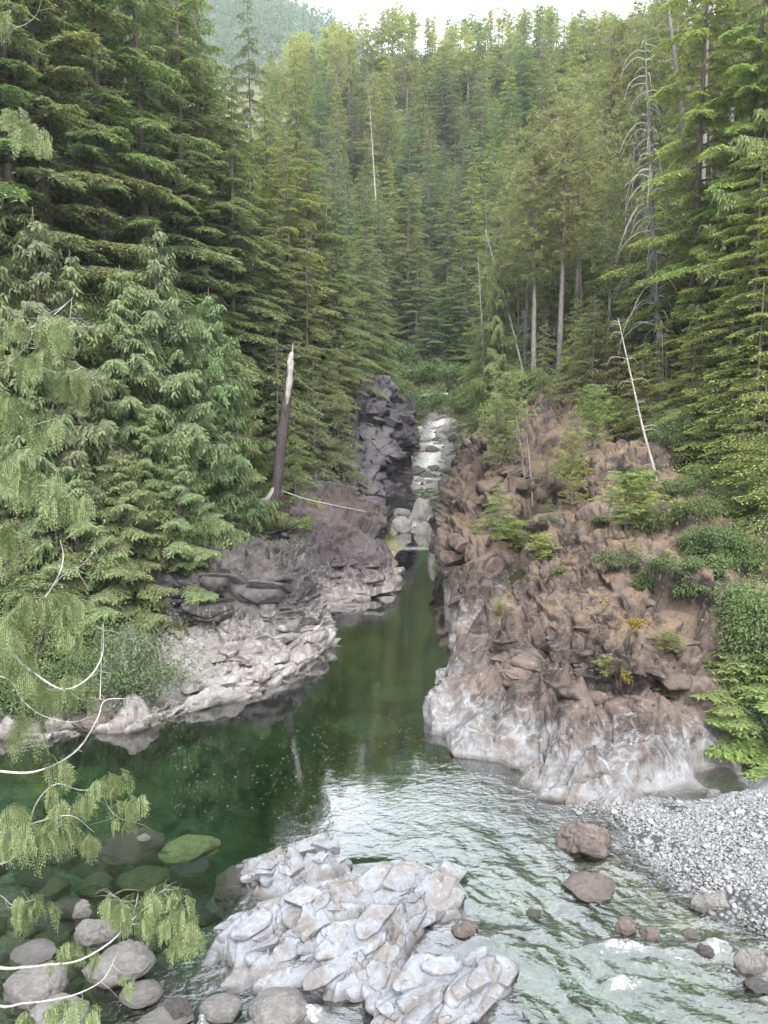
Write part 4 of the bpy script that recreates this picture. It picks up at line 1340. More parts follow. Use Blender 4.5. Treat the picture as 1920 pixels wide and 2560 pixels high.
def pine_limb(g, wood, h0, az, L, r, leafL, dens):
    ca, sa = math.cos(az), math.sin(az)
    rise = r.uniform(-.15, .35)
    s = np.linspace(0, 1, 5)
    p = np.stack([ca * s * L, sa * s * L, h0 + L * (rise * s + .12 * s ** 2)], 1)
    p[1:] += r.normal(0, .05 * L, (4, 3)) * np.array([1, 1, .6])
    v, f = tube(p, np.linspace(.014 * L + .015, .008, 5), 3)
    wood.add(v, f)
    m = max(5, int(L * 9 * dens))
    q = r.uniform(.25, 1.05, m)
    c = cr(p, np.clip(q, 0, 1) * 4) + r.normal(0, .10 + .11 * L, (m, 3)) * np.array([1, 1, .55])
    k = int(13)
    idx = np.repeat(np.arange(m), k)
    d = r.normal(0, 1, (len(idx), 3)) * np.array([1, 1, .8]) + np.array([ca * .3, sa * .3, .55])
    tipv = np.clip(.30 + .45 * r.uniform(0, 1, m)[idx] + r.normal(0, .08, len(idx)), 0, 1)
    leaves(g, c[idx], d, r.normal(0, 1, (len(idx), 3)), leafL * r.uniform(.6, 1.2, len(idx)), leafL * .17, tipv, .05)

make_tree('hemA', 'hemlock', 26, 6.0, 118, .06, 1, .32, 1.0, .25)
make_tree('hemB', 'hemlock', 26, 4.9, 108, .10, 2, .30, 1.0, .25)
make_tree('hemC', 'hemlock', 26, 5.4, 92, .16, 31, .32, 1.0, .25, power=.6, deadlow=20)
make_tree('cedC', 'cedar', 16, 3.4, 74, .05, 34, .30, 1.0, .27, 'cedar', power=.5)
make_tree('cedA', 'cedar', 17, 4.3, 100, .03, 3, .32, 1.0, .25, 'cedar', power=.62)
make_tree('cedB', 'cedar', 15, 3.6, 90, .03, 4, .30, 1.0, .25, 'cedar', power=.6)
make_tree('pineA', 'pine', 22, 3.4, 74, .50, 5, .26, 1.0, .30, 'pine', 'bark_grey', deadlow=26)
make_tree('pineB', 'pine', 20, 2.9, 66, .38, 6, .22, 1.0, .30, 'pine', 'bark_grey', deadlow=22)
make_tree('hemY', 'hemlock', 8, 2.3, 58, .04, 7, .09, 1.0, .15)
make_tree('hemZ', 'hemlock', 6, 1.9, 50, .04, 8, .07, 1.1, .14)
make_tree('pineY', 'pine', 4.5, .85, 40, .10, 9, .05, 1.8, .17, 'pine')
make_tree('farA', 'hemlock', 20, 3.8, 84, .08, 10, .24, .45, .48)
make_tree('farB', 'hemlock', 20, 3.0, 74, .12, 12, .22, .45, .48, power=.6)
make_tree('farP', 'pine', 18, 3.0, 44, .45, 13, .2, .6, .5, 'pine', 'bark_grey', deadlow=14)

CATN = {'hem': ('hemlock_tree', 'hemlock tree'), 'ced': ('cedar_tree', 'cedar tree'), 'pin': ('pine_tree', 'pine tree'), 'far': ('conifer_tree', 'conifer')}
def put_tree(key, px, Y, top, label, group=None, tint=(1, 1, 1), wide=1.0, name=None, lean=(0, 0), rz=None, x=None, zoff=-.2, h=None):
    if key in ('hemA', 'hemB') and random.random() < .33:
        key = 'hemC'
    if key == 'cedB' and random.random() < .4:
        key = 'cedC'
    cm, tm, H = PROTO[key]
    X0 = xof(px, Y) if x is None else x
    zg = gz(X0, Y) + zoff
    hh = (topz(top, Y) - zg) if h is None else h
    nm, cat = CATN[key[:3]]
    o = bpy.data.objects.new(name or nm, None)
    COL.objects.link(o)
    o.empty_display_size = .2
    o.location = (X0, Y, zg)
    s = hh / H
    sw = s ** .6 * wide
    o.scale = (sw, sw, s)
    o.rotation_euler = (lean[0] + random.uniform(-.025, .025), lean[1] + random.uniform(-.025, .025), random.uniform(0, 6.28) if rz is None else rz)
    tag(o, label, cat, group)
    for nn, me in (('crown', cm), ('trunk', tm)):
        c = bpy.data.objects.new(nn, me)
        COL.objects.link(c)
        c.parent = o
        c.color = (*[t * random.uniform(.9, 1.1) for t in tint], 1) if nn == 'crown' else (1, 1, 1, 1)
    return o

BLUE = (1.3, 1.3, 1.15)
DEEP = (1.2, 1.24, 1.15)
MIDG = (1.25, 1.22, 1.02)
YEL = (1.5, 1.4, .95)
YEL2 = (1.9, 1.78, .98)
BRI = (1.7, 1.65, 1.0)

# ---- left bank: hand placed
LEFT = [('hemA', -60, 31, -700, DEEP, 1.15, 'massive hemlock at the far left edge, top out of view'),
        ('hemB', 60, 33, -560, DEEP, 1.1, 'hemlock with a visible grey stem just in from the left edge'),
        ('hemA', 170, 35, -520, BLUE, 1.1, 'broad dark hemlock third from the left edge'),
        ('hemA', 290, 38, -420, BLUE, 1.05, 'tall hemlock with long level boughs in the upper left'),
        ('hemB', 400, 40, -360, BLUE, 1.0, 'slim hemlock left of the drooping-topped pair'),
        ('hemA', 480, 43, -190, BLUE, 1.0, 'hemlock with arching boughs whose top leaves the frame'),
        ('hemB', 545, 46, -110, MIDG, 1.0, 'hemlock at the right end of the tall left stand'),
        ('hemA', 590, 44, 150, MIDG, .85, 'shorter hemlock in front of the right end of the tall stand'),
        ('hemB', 652, 58, -12, MIDG, .55, 'thin lone hemlock spire against the blue mountain'),
        ('hemA', 610, 52, 250, MIDG, 1.0, 'bushy hemlock beneath the lone spire'),
        ('hemB', 700, 56, 215, YEL, .9, 'yellowish hemlock right of the lone spire'),
        ('hemA', 765, 60, 95, YEL, .75, 'tall yellow-green hemlock below the mountain flank'),
        ('hemB', 735, 53, 330, YEL, 1.0, 'yellow-green hemlock standing in front of the tall one'),
        ('hemA', 800, 58, 330, YEL, .95, 'olive hemlock leaning over the gorge rim'),
        ('hemB', 850, 60, 430, MIDG, .9, 'hemlock on the rim beside the dead white spire'),
        ('hemA', 905, 68, 560, MIDG, .8, 'small-crowned hemlock above the crag'),
        ('hemB', 960, 72, 640, MIDG, .8, 'hemlock leaning out behind the crag'),
        ('hemB', 830, 56, 610, MIDG, .8, 'young hemlock on top of the crag'),
        ('hemA', 690, 48, 520, MIDG, .9, 'hemlock above the broken charred snag'),
        ('hemB', 770, 50, 560, MIDG, .8, 'hemlock between the charred snag and the crag'),
        ('hemA', 520, 42, 380, BLUE, .9, 'mid-height hemlock with upswept tips at left centre'),
        ('hemB', 640, 45, 640, MIDG, .8, 'dark young hemlock just left of the charred snag'),
        ('cedA', 20, 26, 420, DEEP, 1.0, 'cedar filling the left edge at mid height'),
        ('cedA', 130, 27.5, 520, DEEP, 1.0, 'drooping cedar second from the left edge'),
        ('cedB', 215, 28.5, 620, BLUE, 1.0, 'cedar with hanging blue-green sprays, left middle'),
        ('cedA', 320, 29.5, 660, BLUE, 1.0, 'large cedar with fern-like sprays in the middle of the left wall'),
        ('cedB', 410, 31, 560, BLUE, 1.0, 'narrow cedar rising behind the large spray-covered one'),
        ('cedA', 460, 32, 780, BLUE, 1.0, 'cedar whose boughs hang beside the dark wall'),
        ('cedB', 540, 34, 720, BLUE, .95, 'cedar left of the charred snag with a pointed top'),
        ('cedB', 600, 36, 860, MIDG, .9, 'small cedar at the foot of the charred snag'),
        ('cedB', 100, 25.5, 900, DEEP, .9, 'low cedar on the bank at lower left'),
        ('cedB', 260, 27.5, 930, BLUE, .9, 'low cedar overhanging the dark wall, left'),
        ('cedA', 375, 28.3, 1010, MIDG, .85, 'bright-tipped low cedar draping over the dark wall'),
        ('cedB', 450, 26.6, 1130, MIDG, 1.2, 'lowest cedar, its sprays hanging over the pale ledge'),
        ('cedA', 300, 25.6, 1120, MIDG, 1.2, 'spreading low cedar hiding the left half of the dark wall'),
        ('cedB', 200, 24.6, 1150, MIDG, 1.2, 'low bright cedar above the leafy shrub'),
        ('hemZ', 70, 22.0, 1430, BRI, 1.6, 'bushy bright hemlock sapling at the left waterline'),
        ('cedB', 560, 33, 1010, BLUE, .85, 'low cedar right above the grey dome of the ledge'),
        ('hemZ', 640, 38, 1130, MIDG, .8, 'seedling hemlock at the roots of the charred snag'),
        ('hemZ', 740, 40, 1000, YEL, .8, 'small hemlock clinging to the slope right of the charred snag'),
        ('hemY', 790, 46, 900, MIDG, .8, 'young hemlock on the slope below the crag top'),
        ('hemZ', 850, 50, 860, YEL, .8, 'yellowish sapling on the crag shoulder'),
        ('hemY', 700, 43, 850, MIDG, .9, 'young hemlock behind the charred snag'),
        ('hemY', 30, 23.5, 1230, BRI, 1.1, 'bright green young hemlock low at the left edge'),
        ('hemZ', 140, 24, 1330, BRI, 1.0, 'bright low hemlock bough cluster above the leafy shrub')]
for k_, px, Y, top, tint, wd, lab in LEFT:
    put_tree(k_, px, Y, top, lab, None, tint, wd)
for i in range(16):      # second rank that closes the gaps
    px = -40 + i * 44
    Y = 47 + (i % 3) * 3.5
    lim = np.interp(px, [-40, 480, 560, 640], [-500, -150, 60, 330])
    put_tree('hemA' if i % 2 else 'hemB', px + random.uniform(-12, 12), Y, lim + random.uniform(-20, 60), 'dark hemlock in the second rank of the left bank forest', 'hemlocks behind the front rank on the left', DEEP, 1.0)

# ---- right bank
PINES = [('pineA', 1325, 56, 330, 'pine with a bare lower trunk, left one of the pair above the brown cliff'),
         ('pineA', 1385, 55, 250, 'pine with the thickest bare trunk above the brown cliff'),
         ('pineB', 1425, 60, 190, 'slender pine right of the thick bare trunk'),
         ('pineB', 1300, 62, 400, 'smaller pine at the left of the right-bank pines'),
         ('pineA', 1480, 66, 60, 'pine reaching the skyline right of centre'),
         ('pineB', 1540, 60, 230, 'dark-limbed pine left of the big dead tree'),
         ('pineA', 1590, 64, -40, 'tall pine behind the big dead tree'),
         ('pineB', 1660, 58, -120, 'tall pine right behind the big dead tree'),
         ('pineA', 1560, 72, 20, 'pine with sparse crown beside the sky gap'),
         ('pineB', 1250, 68, 520, 'low pine at the gorge rim, right of the white water'),
         ('pineA', 1760, 56, -260, 'tall pine near the upper right corner'),
         ('pineB', 1840, 60, -300, 'pine at the upper right corner'),
         ('pineB', 1500, 52, 420, 'short pine in front of the right-bank stand')]
for k_, px, Y, top, lab in PINES:
    put_tree(k_, px, Y, top, lab, None, (1.25, 1.2, 1.0), 1.0)
RIGHTT = [('hemB', 1700, 44, -250, (1.6, 1.6, 1.0), 1.0, 'tall hemlock beside the long bare leaning trunk'),
          ('hemA', 1800, 42, -300, (1.65, 1.62, 1.0), 1.05, 'broad hemlock in the upper right'),
          ('cedA', 1890, 40, -100, (1.6, 1.6, 1.05), 1.1, 'cedar with hanging sprays at the upper right edge'),
          ('hemA', 1960, 38, -350, MIDG, 1.1, 'hemlock cut by the right edge of the view'),
          ('hemA', 1850, 36, 330, BRI, 1.0, 'bright hemlock in the right middle, broad boughs'),
          ('hemB', 1920, 33, 420, BRI, 1.1, 'bright hemlock at the right edge, middle height'),
          ('hemB', 1760, 40, 430, YEL2, 1.0, 'yellow-green hemlock right of the big dead tree'),
          ('hemA', 1480, 58, 560, YEL, .9, 'yellow-green hemlock between the pine trunks'),
          ('hemB', 1560, 50, 560, YEL, .9, 'yellow-green hemlock left of the big dead tree'),
          ('hemB', 1630, 50, 480, YEL, .9, 'hemlock standing right behind the dead tree base'),
          ('hemY', 1420, 52, 740, YEL2, 1.0, 'bright young hemlock at the foot of the thick pine'),
          ('hemY', 1470, 50, 760, YEL2, 1.0, 'bright young hemlock right of the thick pine foot'),
          ('hemY', 1530, 47, 790, YEL2, 1.1, 'bright young hemlock left of the leaning thin pole'),
          ('hemZ', 1590, 43, 850, YEL2, 1.1, 'bright young hemlock just right of the leaning thin pole top'),
          ('hemY', 1650, 41, 820, YEL2, 1.2, 'bright young hemlock behind the leaning thin pole'),
          ('hemY', 1710, 38, 760, YEL2, 1.2, 'young hemlock with layered yellow boughs, centre right'),
          ('hemY', 1790, 35, 720, YEL2, 1.2, 'young hemlock with layered yellow boughs near the right edge'),
          ('hemY', 1870, 32, 700, YEL2, 1.3, 'yellow-green young hemlock close to the right edge'),
          ('hemZ', 1900, 28, 960, YEL2, 1.3, 'low yellow-green hemlock at the right edge over the cliff'),
          ('hemZ', 1830, 31, 1010, BRI, 1.2, 'low hemlock right of the fallen grey log'),
          ('hemZ', 1760, 34, 950, BRI, 1.2, 'low hemlock above the fallen grey log'),
          ('hemY', 1340, 50, 800, YEL, .8, 'young hemlock at the upper end of the back right cliff'),
          ('hemY', 1395, 54, 850, YEL, .9, 'young hemlock at the crest of the brown slope'),
          ('hemY', 1620, 36, 1000, MIDG, .8, 'low hemlock between the brown domes'),
          ('hemY', 1960, 26, 800, BRI, 1.2, 'tall bright sapling cut by the right edge'),
          ('cedB', 1230, 60, 620, YEL, .8, 'cedar at the rim right of the boulder field'),
          ('hemB', 1200, 74, 560, YEL, .8, 'hemlock leaning over the boulder field from the right'),
          ('hemY', 1255, 62, 800, YEL, 1.0, 'young hemlock on the right rim above the rapids')]
for k_, px, Y, top, tint, wd, lab in RIGHTT:
    put_tree(k_, px, Y, top, lab, None, tint, wd * (.88 if Y > 36 else 1.0))
for i in range(70):
    Yr = random.uniform(48, 98)
    px = random.uniform(1200 + (98 - Yr) * 3, 1980)
    h = random.uniform(5, 11) if px < 1500 else random.uniform(5, 14)
    put_tree(random.choice(['hemY', 'hemB', 'hemY', 'hemZ']), px, Yr, 0, 'light green young hemlock in the understorey below the right-bank pines', 'young hemlocks under the right-bank pines', random.choice([YEL, YEL2, BRI, MIDG]), 1.25, h=h)
for i in range(22):
    Yr = random.uniform(66, 100)
    px = random.uniform(1320, 1950)
    put_tree(random.choice(['pineA', 'pineB', 'farA', 'hemB']), px, Yr, 0, 'conifer filling the background of the right bank stand', 'conifers behind the right-bank pines', random.choice([YEL, (1.2, 1.2, 1), MIDG]), 1.1, h=random.uniform(16, 24))
# saplings standing on the brown cliffs
def loft_z(x, y):
    best = -9
    for v in (LR[0], LB[0]) if 'LB' in globals() else (LR[0],):
        q = v.reshape(-1, 3)
        d = (q[:, 0] - x) ** 2 + (q[:, 1] - y) ** 2
        k = d.argmin()
        if d[k] < .5:
            best = max(best, q[k, 2])
    return best
def surf_z(x, y):
    return max(gz(x, y), loft_z(x, y))
def put_on_rock(key, px, py, Y, top, label, tint, wide=1.0, group=None):
    p = hit(px, py)
    p = atY(px, py, Y) if p is None else p
    hh = max(.4, topz(top, p[1]) - p[2])
    o = put_tree(key, px, p[1], top, label, group, tint, wide, x=p[0], h=hh)
    s = hh / PROTO[key][2]
    o.location.z = p[2] - .08
    w = s ** .8 * wide
    o.scale = (w, w, s)
    return o
SAPL = [('pineY', 1262, 1160, 42, 930, 'feathery pine sapling on the back cliff, tallest there', (1.3, 1.35, .9), 1.5),
        ('pineY', 1240, 1180, 44, 1000, 'smaller pine sapling beside the feathery one at the cliff edge', (1.2, 1.3, .9), 1.4),
        ('pineY', 1430, 1280, 37, 1075, 'thin pine sapling in the gully between the brown cliffs', (1.4, 1.35, .9), 1.2),
        ('hemZ', 1245, 1330, 34, 1200, 'spreading yellow-green sapling on the back cliff face', YEL2, 1.3),
        ('pineY', 1290, 1370, 32.5, 1300, 'bushy green pine seedling below the spreading sapling', (1.5, 1.6, .8), 2.6),
        ('pineY', 1352, 1400, 31, 1330, 'bright pine seedling at the edge of the gully', (1.6, 1.7, .8), 2.2),
        ('hemZ', 1370, 1300, 36, 1240, 'dark green clump of sapling in the gully shade', MIDG, 1.2),
        ('pineY', 1565, 1320, 31.5, 1175, 'full round pine sapling left of the leaning pole base', (1.3, 1.5, .8), 2.6),
        ('pineY', 1600, 1310, 32, 1200, 'second pine sapling grown into the round one by the leaning pole', (1.3, 1.5, .8), 2.2),
        ('pineY', 1480, 1120, 42, 960, 'pine sapling rising behind the crest of the near dome', (1.3, 1.35, .9), 1.6),
        ('pineY', 1540, 1100, 40, 990, 'pale pine sapling on the crest of the near dome', (1.4, 1.35, .9), 1.6),
        ('pineY', 1530, 1680, 20.5, 1635, 'small tufted seedling above the orange moss patch', (1.4, 1.3, .8), 3.4),
        ('pineY', 1672, 1620, 21, 1575, 'tufted seedling on the dome, upper right of the moss patch', (1.2, 1.15, .8), 3.0),
        ('pineY', 1250, 1530, 28, 1500, 'tiny seedling on the left shoulder of the dome', (1.4, 1.3, .8), 2.5),
        ('pineY', 1680, 1735, 19, 1700, 'tiny green tuft low on the dome', (1.2, 1.2, .8), 3.0)]
for a in SAPL:
    put_on_rock(a[0], a[1], a[2], a[3], a[4], a[5], a[6], a[7])
# bright cedar saplings right of the gravel
put_tree('cedB', 1870, 18.6, 1755, 'bright yellow-green cedar sapling hanging over the gravel at the right edge', None, (1.35, 1.4, .75), 1.9, h=3.0)
put_tree('cedB', 1800, 19.2, 1780, 'smaller bright cedar sapling against the right end of the cliff', None, (1.3, 1.35, .75), 1.7, h=2.2)
put_tree('cedB', 1985, 18.0, 1755, 'bright cedar sapling cut by the right edge above the gravel', None, (1.3, 1.35, .75), 1.9, h=3.4)

# ---- valley forest and ridge behind
rows = 0
def topcap(px):
    return np.interp(px, [560, 640, 700, 760, 830, 900, 1000, 1100, 1300, 1500, 1560, 1650], [-50, 80, 150, 110, 75, 45, 30, 45, 30, 45, -20, -300])
for Y, h0, cnt, zone in ((100, 13, 0, 'a'), (104, 17, 9, 'a'), (110, 21, 12, 'a'), (117, 22, 12, 'a'), (124, 21, 13, 'b'), (131, 20, 14, 'b'), (138, 20, 17, 'b'), (143, 19, 14, 'b'), (149, 18, 18, 'b'), (154, 17, 20, 'c'), (158, 16, 18, 'c'), (163, 17, 22, 'c'), (170, 16, 22, 'c'), (178, 16, 26, 'c'), (184, 14, 30, 'c')):
    for i in range(cnt):
        px = 690 + (1640 - 690) * (i + random.uniform(.1, .9)) / cnt
        if zone == 'a' and px < 860:
            continue
        Yr = Y + random.uniform(-3, 3)
        X0 = xof(px, Yr)
        zg = gz(X0, Yr)
        h = h0 * random.uniform(.72, 1.18)
        cap = topz(float(topcap(px)) + random.uniform(-30, 35), Yr)
        h = min(h, max(5, cap - zg))
        if zone == 'a':
            key = random.choice(['hemA', 'hemB', 'hemB'])
            tint = random.choice([MIDG, MIDG, (1.25, 1.3, .95)])
            lab = 'deep green conifer on the valley floor behind the leafy bank'
            grp = 'conifers on the valley floor'
        elif zone == 'b':
            key = random.choice(['farA', 'farB', 'farA', 'hemB'])
            tint = random.choice([MIDG, YEL2, YEL, (1.4, 1.45, 1.1), (1.1, 1.25, 1.2)])
            lab = 'conifer on the middle of the slope closing the valley'
            grp = 'conifers on the valley slope'
        else:
            key = random.choice(['farP', 'farB', 'farP', 'farA'])
            tint = random.choice([(1.5, 1.5, 1.1), YEL2, (1.3, 1.35, 1.1)])
            lab = 'thin pale conifer along the rocky ridge crest'
            grp = 'conifers on the ridge crest'
        if h < 7 and key != 'farP':
            key = 'farB'
        put_tree(key, px, Yr, 0, lab, grp, tint, random.uniform(.85, 1.25) * (1.0 if h > 8 else 1.3), x=X0, h=h)

# ---- blue mountain far behind, with its forest as one mass
def mtn_z(x, y):
    px = 960 + x / (y / CP) * FPX
    ridge = np.interp(px, [-2500, 300, 600, 760, 840, 900, 960, 1100, 1900, 4000], [-500, -250, -70, -15, 30, 120, 220, 320, 420, 500])
    top = CAMH + 640 * np.tan(np.arctan((1280 - ridge) / FPX) - PITCH) - 9
    t = np.clip((y - 330) / 310, 0, 1)
    t2 = np.clip((y - 640) / 400, 0, 1)
    return 60 + (top - 60) * t ** .9 - 120 * t2
xs = np.linspace(-520, 420, 90)
ys = np.linspace(290, 900, 60)
X, Y = np.meshgrid(xs, ys, indexing='ij')
Z = mtn_z(X, Y)
P3 = np.stack([X.ravel(), Y.ravel(), Z.ravel()], 1)
P3[:, 2] += 9 * fbm(P3 * .012, 4, 66)
link('mountain', np_mesh('mountain', P3, grid_faces(90, 60), True), M['floor'], kind='structure', label='hazy blue forested mountain beyond the ridge')
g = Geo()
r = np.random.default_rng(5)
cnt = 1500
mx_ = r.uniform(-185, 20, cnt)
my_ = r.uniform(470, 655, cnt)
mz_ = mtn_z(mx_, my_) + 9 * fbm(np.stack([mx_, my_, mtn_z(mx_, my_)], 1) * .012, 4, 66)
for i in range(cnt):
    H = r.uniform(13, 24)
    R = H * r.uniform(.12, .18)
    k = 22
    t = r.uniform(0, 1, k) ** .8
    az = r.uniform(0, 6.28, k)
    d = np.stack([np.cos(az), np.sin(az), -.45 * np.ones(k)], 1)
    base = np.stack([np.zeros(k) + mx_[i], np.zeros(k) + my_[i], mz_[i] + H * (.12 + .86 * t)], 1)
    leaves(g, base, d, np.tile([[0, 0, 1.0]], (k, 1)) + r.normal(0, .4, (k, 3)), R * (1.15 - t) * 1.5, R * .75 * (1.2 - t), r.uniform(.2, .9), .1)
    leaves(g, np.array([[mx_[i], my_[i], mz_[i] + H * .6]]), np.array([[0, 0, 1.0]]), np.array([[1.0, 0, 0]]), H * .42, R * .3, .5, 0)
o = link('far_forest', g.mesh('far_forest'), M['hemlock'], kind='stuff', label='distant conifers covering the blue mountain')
o.color = (.62, .80, .86, 1)  # distance haze painted into the needle tint, bluer and darker

# ------------------------------------------------------------------ dead snags, logs and poles
def tube_obj(name, pts, rad, mat, parent=None, seg=8, n=24, rough=.0, seed=0, **kw):
    P = curve_pts(np.array(pts, float), n)
    R = np.interp(np.linspace(0, 1, n), np.linspace(0, 1, len(rad)), rad)
    v, f = tube(P, R, seg)
    if rough:
        c = np.repeat(P, seg, 0)
        v = c + (v - c) * (1 + rough * fbm(v * 3.1, 3, seed))[:, None]
    o = link(name, np_mesh(name, v, f, True), mat, parent, **kw)
    return o
def root_empty(name, loc, label, cat, group=None):
    o = bpy.data.objects.new(name, None)
    COL.objects.link(o)
    o.location = loc
    o.empty_display_size = .2
    tag(o, label, cat, group)
    return o
def rel(p, o):
    return np.array(p) - np.array(o.location)

# charred broken snag on the left bank
b = atY(672, 1262, 36.0)
sn = root_empty('broken_snag', (b[0], 36.0, b[2]), 'charred black broken trunk with a pale splintered top on the left bank', 'dead tree')
pts = [rel(atY(px, py, 36.0), sn) for px, py in ((672, 1285), (690, 1225), (700, 1130), (713, 1030), (722, 960), (727, 900))]
tube_obj('trunk', pts, [.34, .25, .25, .23, .20, .17], M['char'], sn, 12, 40, .25, 3)
pts = [rel(atY(px, py, 35.93), sn) + np.array([.03, -.06, 0]) for px, py in ((716, 1010), (722, 960), (726, 905), (729, 880))]
tube_obj('bare_wood', pts, [.10, .15, .15, .10], M['dead'], sn, 8, 24, .6, 4)
pts = [rel(atY(px, py, 36.0), sn) for px, py in ((729, 905), (731, 880), (732, 858))]
tube_obj('splinter', pts, [.09, .05, .012], M['dead'], sn, 5, 8, .3, 5)
pts = [rel(atY(px, py, 35.9), sn) for px, py in ((690, 1215), (672, 1245), (650, 1252), (636, 1248))]
tube_obj('root', pts, [.14, .16, .14, .05], M['dead'], sn, 8, 14, .4, 6)

# leaning thin pole and the fallen log on the dome
p0 = atY(1665, 1330, 30.5)
p1 = atY(1545, 795, 31.5)
pl = root_empty('dead_pole', tuple(p0), 'thin bare grey dead tree leaning left over the brown dome', 'dead tree')
tube_obj('trunk', [rel(q, pl) for q in (p0 - np.array([0, 0, .5]), p0 * .75 + p1 * .25 + np.array([.05, 0, .1]), (p0 + p1) / 2, p1)], [.085, .07, .05, .018], M['dead'], pl, 7, 24, .15, 7)
for k in range(12):
    t = random.uniform(.35, .98)
    q = p0 * (1 - t) + p1 * t
    s = random.choice((-1, 1))
    l = random.uniform(.25, .9)
    tube_obj('branch', [rel(q, pl), rel(q + np.array([s * l * .6, random.uniform(-.3, .3), l * .1]), pl), rel(q + np.array([s * l, 0, -l * .35]), pl)], [.018, .012, .005], M['dead'], pl, 4, 6)
tube_obj('fallen_log', [atY(1528, 1352, 29.6), atY(1650, 1285, 30.5) + np.array([0, 0, .15]), atY(1775, 1205, 32.0) + np.array([0, 0, .2])], [.07, .10, .12], M['dead'], None, 8, 24, .12, 8,
         label='fallen grey log crossing behind the foot of the leaning pole', category='log')
tube_obj('fallen_log', [atY(1048, 990, 92), atY(1085, 987, 92), atY(1118, 986, 93)], [.16, .2, .2], M['dead_white'], None, 8, 12, .1, 9,
         label='short white log lying in the green bank above the boulder field', category='log')
tube_obj('fallen_pole', [atY(700, 1225, 37.5), atY(760, 1246, 37.5), atY(830, 1262, 37.8), atY(915, 1279, 38.5)], [.032, .03, .026, .015], M['dead'], None, 6, 20, .1, 10,
         label='thin pale pole lying from the charred snag across the knoll', category='log')

def snag(px0, py0, px1, py1, Y, r0, mat, label, nb, bl, seed, droop=.8, lo=.25, bmat=None, thin=.02):
    r = random.Random(seed)
    a, b = atY(px0, py0, Y), atY(px1, py1, Y)
    g = gz(a[0], Y)
    a2 = a.copy()
    if a[2] > g:
        a2 = a + (b - a) / (b[2] - a[2]) * (g - a[2])
    o = root_empty('dead_tree', tuple(a2), label, 'dead tree')
    m = (a2 + b) / 2 + np.array([r.uniform(-.2, .2), 0, 0])
    tube_obj('trunk', [rel(a2 - np.array([0, 0, .6]), o), rel(m, o), rel(b, o)], [r0, r0 * .7, thin], mat, o, 9, 40, .15, seed)
    for k in range(nb):
        t = lo + (1 - lo) * (k + r.random()) / nb
        L = bl * (1.15 - t * .8) * r.uniform(.35, 1.1)
        P = curve_pts([rel(a2, o), rel(m, o), rel(b, o)], 50)[int(t * 49)]
        az = r.uniform(0, 6.28)
        d = np.array([math.cos(az), math.sin(az) * .9, 0])
        dr = droop * r.uniform(.25, 1.25)
        up = r.uniform(-.12, .14)
        w1 = np.array([r.uniform(-.15, .15), r.uniform(-.15, .15), r.uniform(-.1, .1)]) * L
        tube_obj('branch', [P, P + d * L * .40 + np.array([0, 0, L * up]) + w1 * .5, P + d * L * .8 + np.array([0, 0, -L * dr * .4]) + w1, P + d * L + np.array([0, 0, -L * dr]) + w1],
                 [.020 + L * .005, .015, .010, .004], bmat or mat, o, 4, 9)
    return o
snag(1655, 900, 1612, 90, 45, .19, M['bark_grey'], 'big dead tree hung with long pale drooping bare branches on the right', 110, 3.2, 21, .95, .22, M['dead_white'])
snag(1632, 800, 1590, 330, 46.5, .13, M['bark_grey'], 'thinner dead stem just left of the big dead tree', 26, 1.6, 22, .6, .3)
snag(1738, 640, 1660, -60, 48, .20, M['bark_grey'], 'long bare grey trunk leaning left in the upper right', 14, 1.0, 23, .3, .4, None, .09)
snag(1765, 120, 1772, -120, 55, .2, M['bark_grey'], 'dark bare trunk top at the upper right corner', 6, 1.0, 24, .3, .5, None, .1)
snag(948, 620, 922, 225, 114, .17, M['dead'], 'white dead spire with a skirt of hanging branches left of centre', 46, 2.0, 25, 1.5, .35, M['dead'])
for i_, (a_, y_, t_) in enumerate([(1290, 66, 330), (1450, 64, 380), (1510, 62, 300), (1570, 58, 420), (1220, 80, 470), (1350, 72, 470), (1640, 60, 250), (1780, 50, 300)]):
    sn_ = snag(a_ + 8, 900, a_ - 6, t_, y_, .10, M['bark_grey'], 'thin grey dead stem among the right-bank pines', 14, 1.3, 300 + i_, .5, .3)
    sn_['group'] = 'dead stems among the right-bank pines'
snag(1262, 760, 1213, 575, 60, .10, M['dead_white'], 'thin white dead trunk leaning left at the gorge head', 14, 1.0, 26, .4, .2)
snag(1205, 850, 1195, 640, 66, .10, M['dead'], 'grey dead stem with bare twigs at the gorge head', 26, 2.0, 27, .5, .2)
snag(1160, 340, 1158, 250, 163, .14, M['dead_white'], 'short white dead stem standing out of the far slope', 3, .6, 28, .3, .5)
snag(1318, 1240, 1290, 1040, 37.5, .06, M['bark_grey'], 'thin dead stem with forked bare top on the back cliff', 12, .9, 29, .5, .3)
snag(1332, 1260, 1316, 1075, 37, .07, M['bark_grey'], 'dead stem leaning at the gully edge beside the forked one', 10, .8, 30, .5, .3)
snag(1440, 1290, 1432, 1180, 36, .04, M['dead'], 'small dead sapling with bare twigs in the gully', 12, .7, 31, .3, .1)

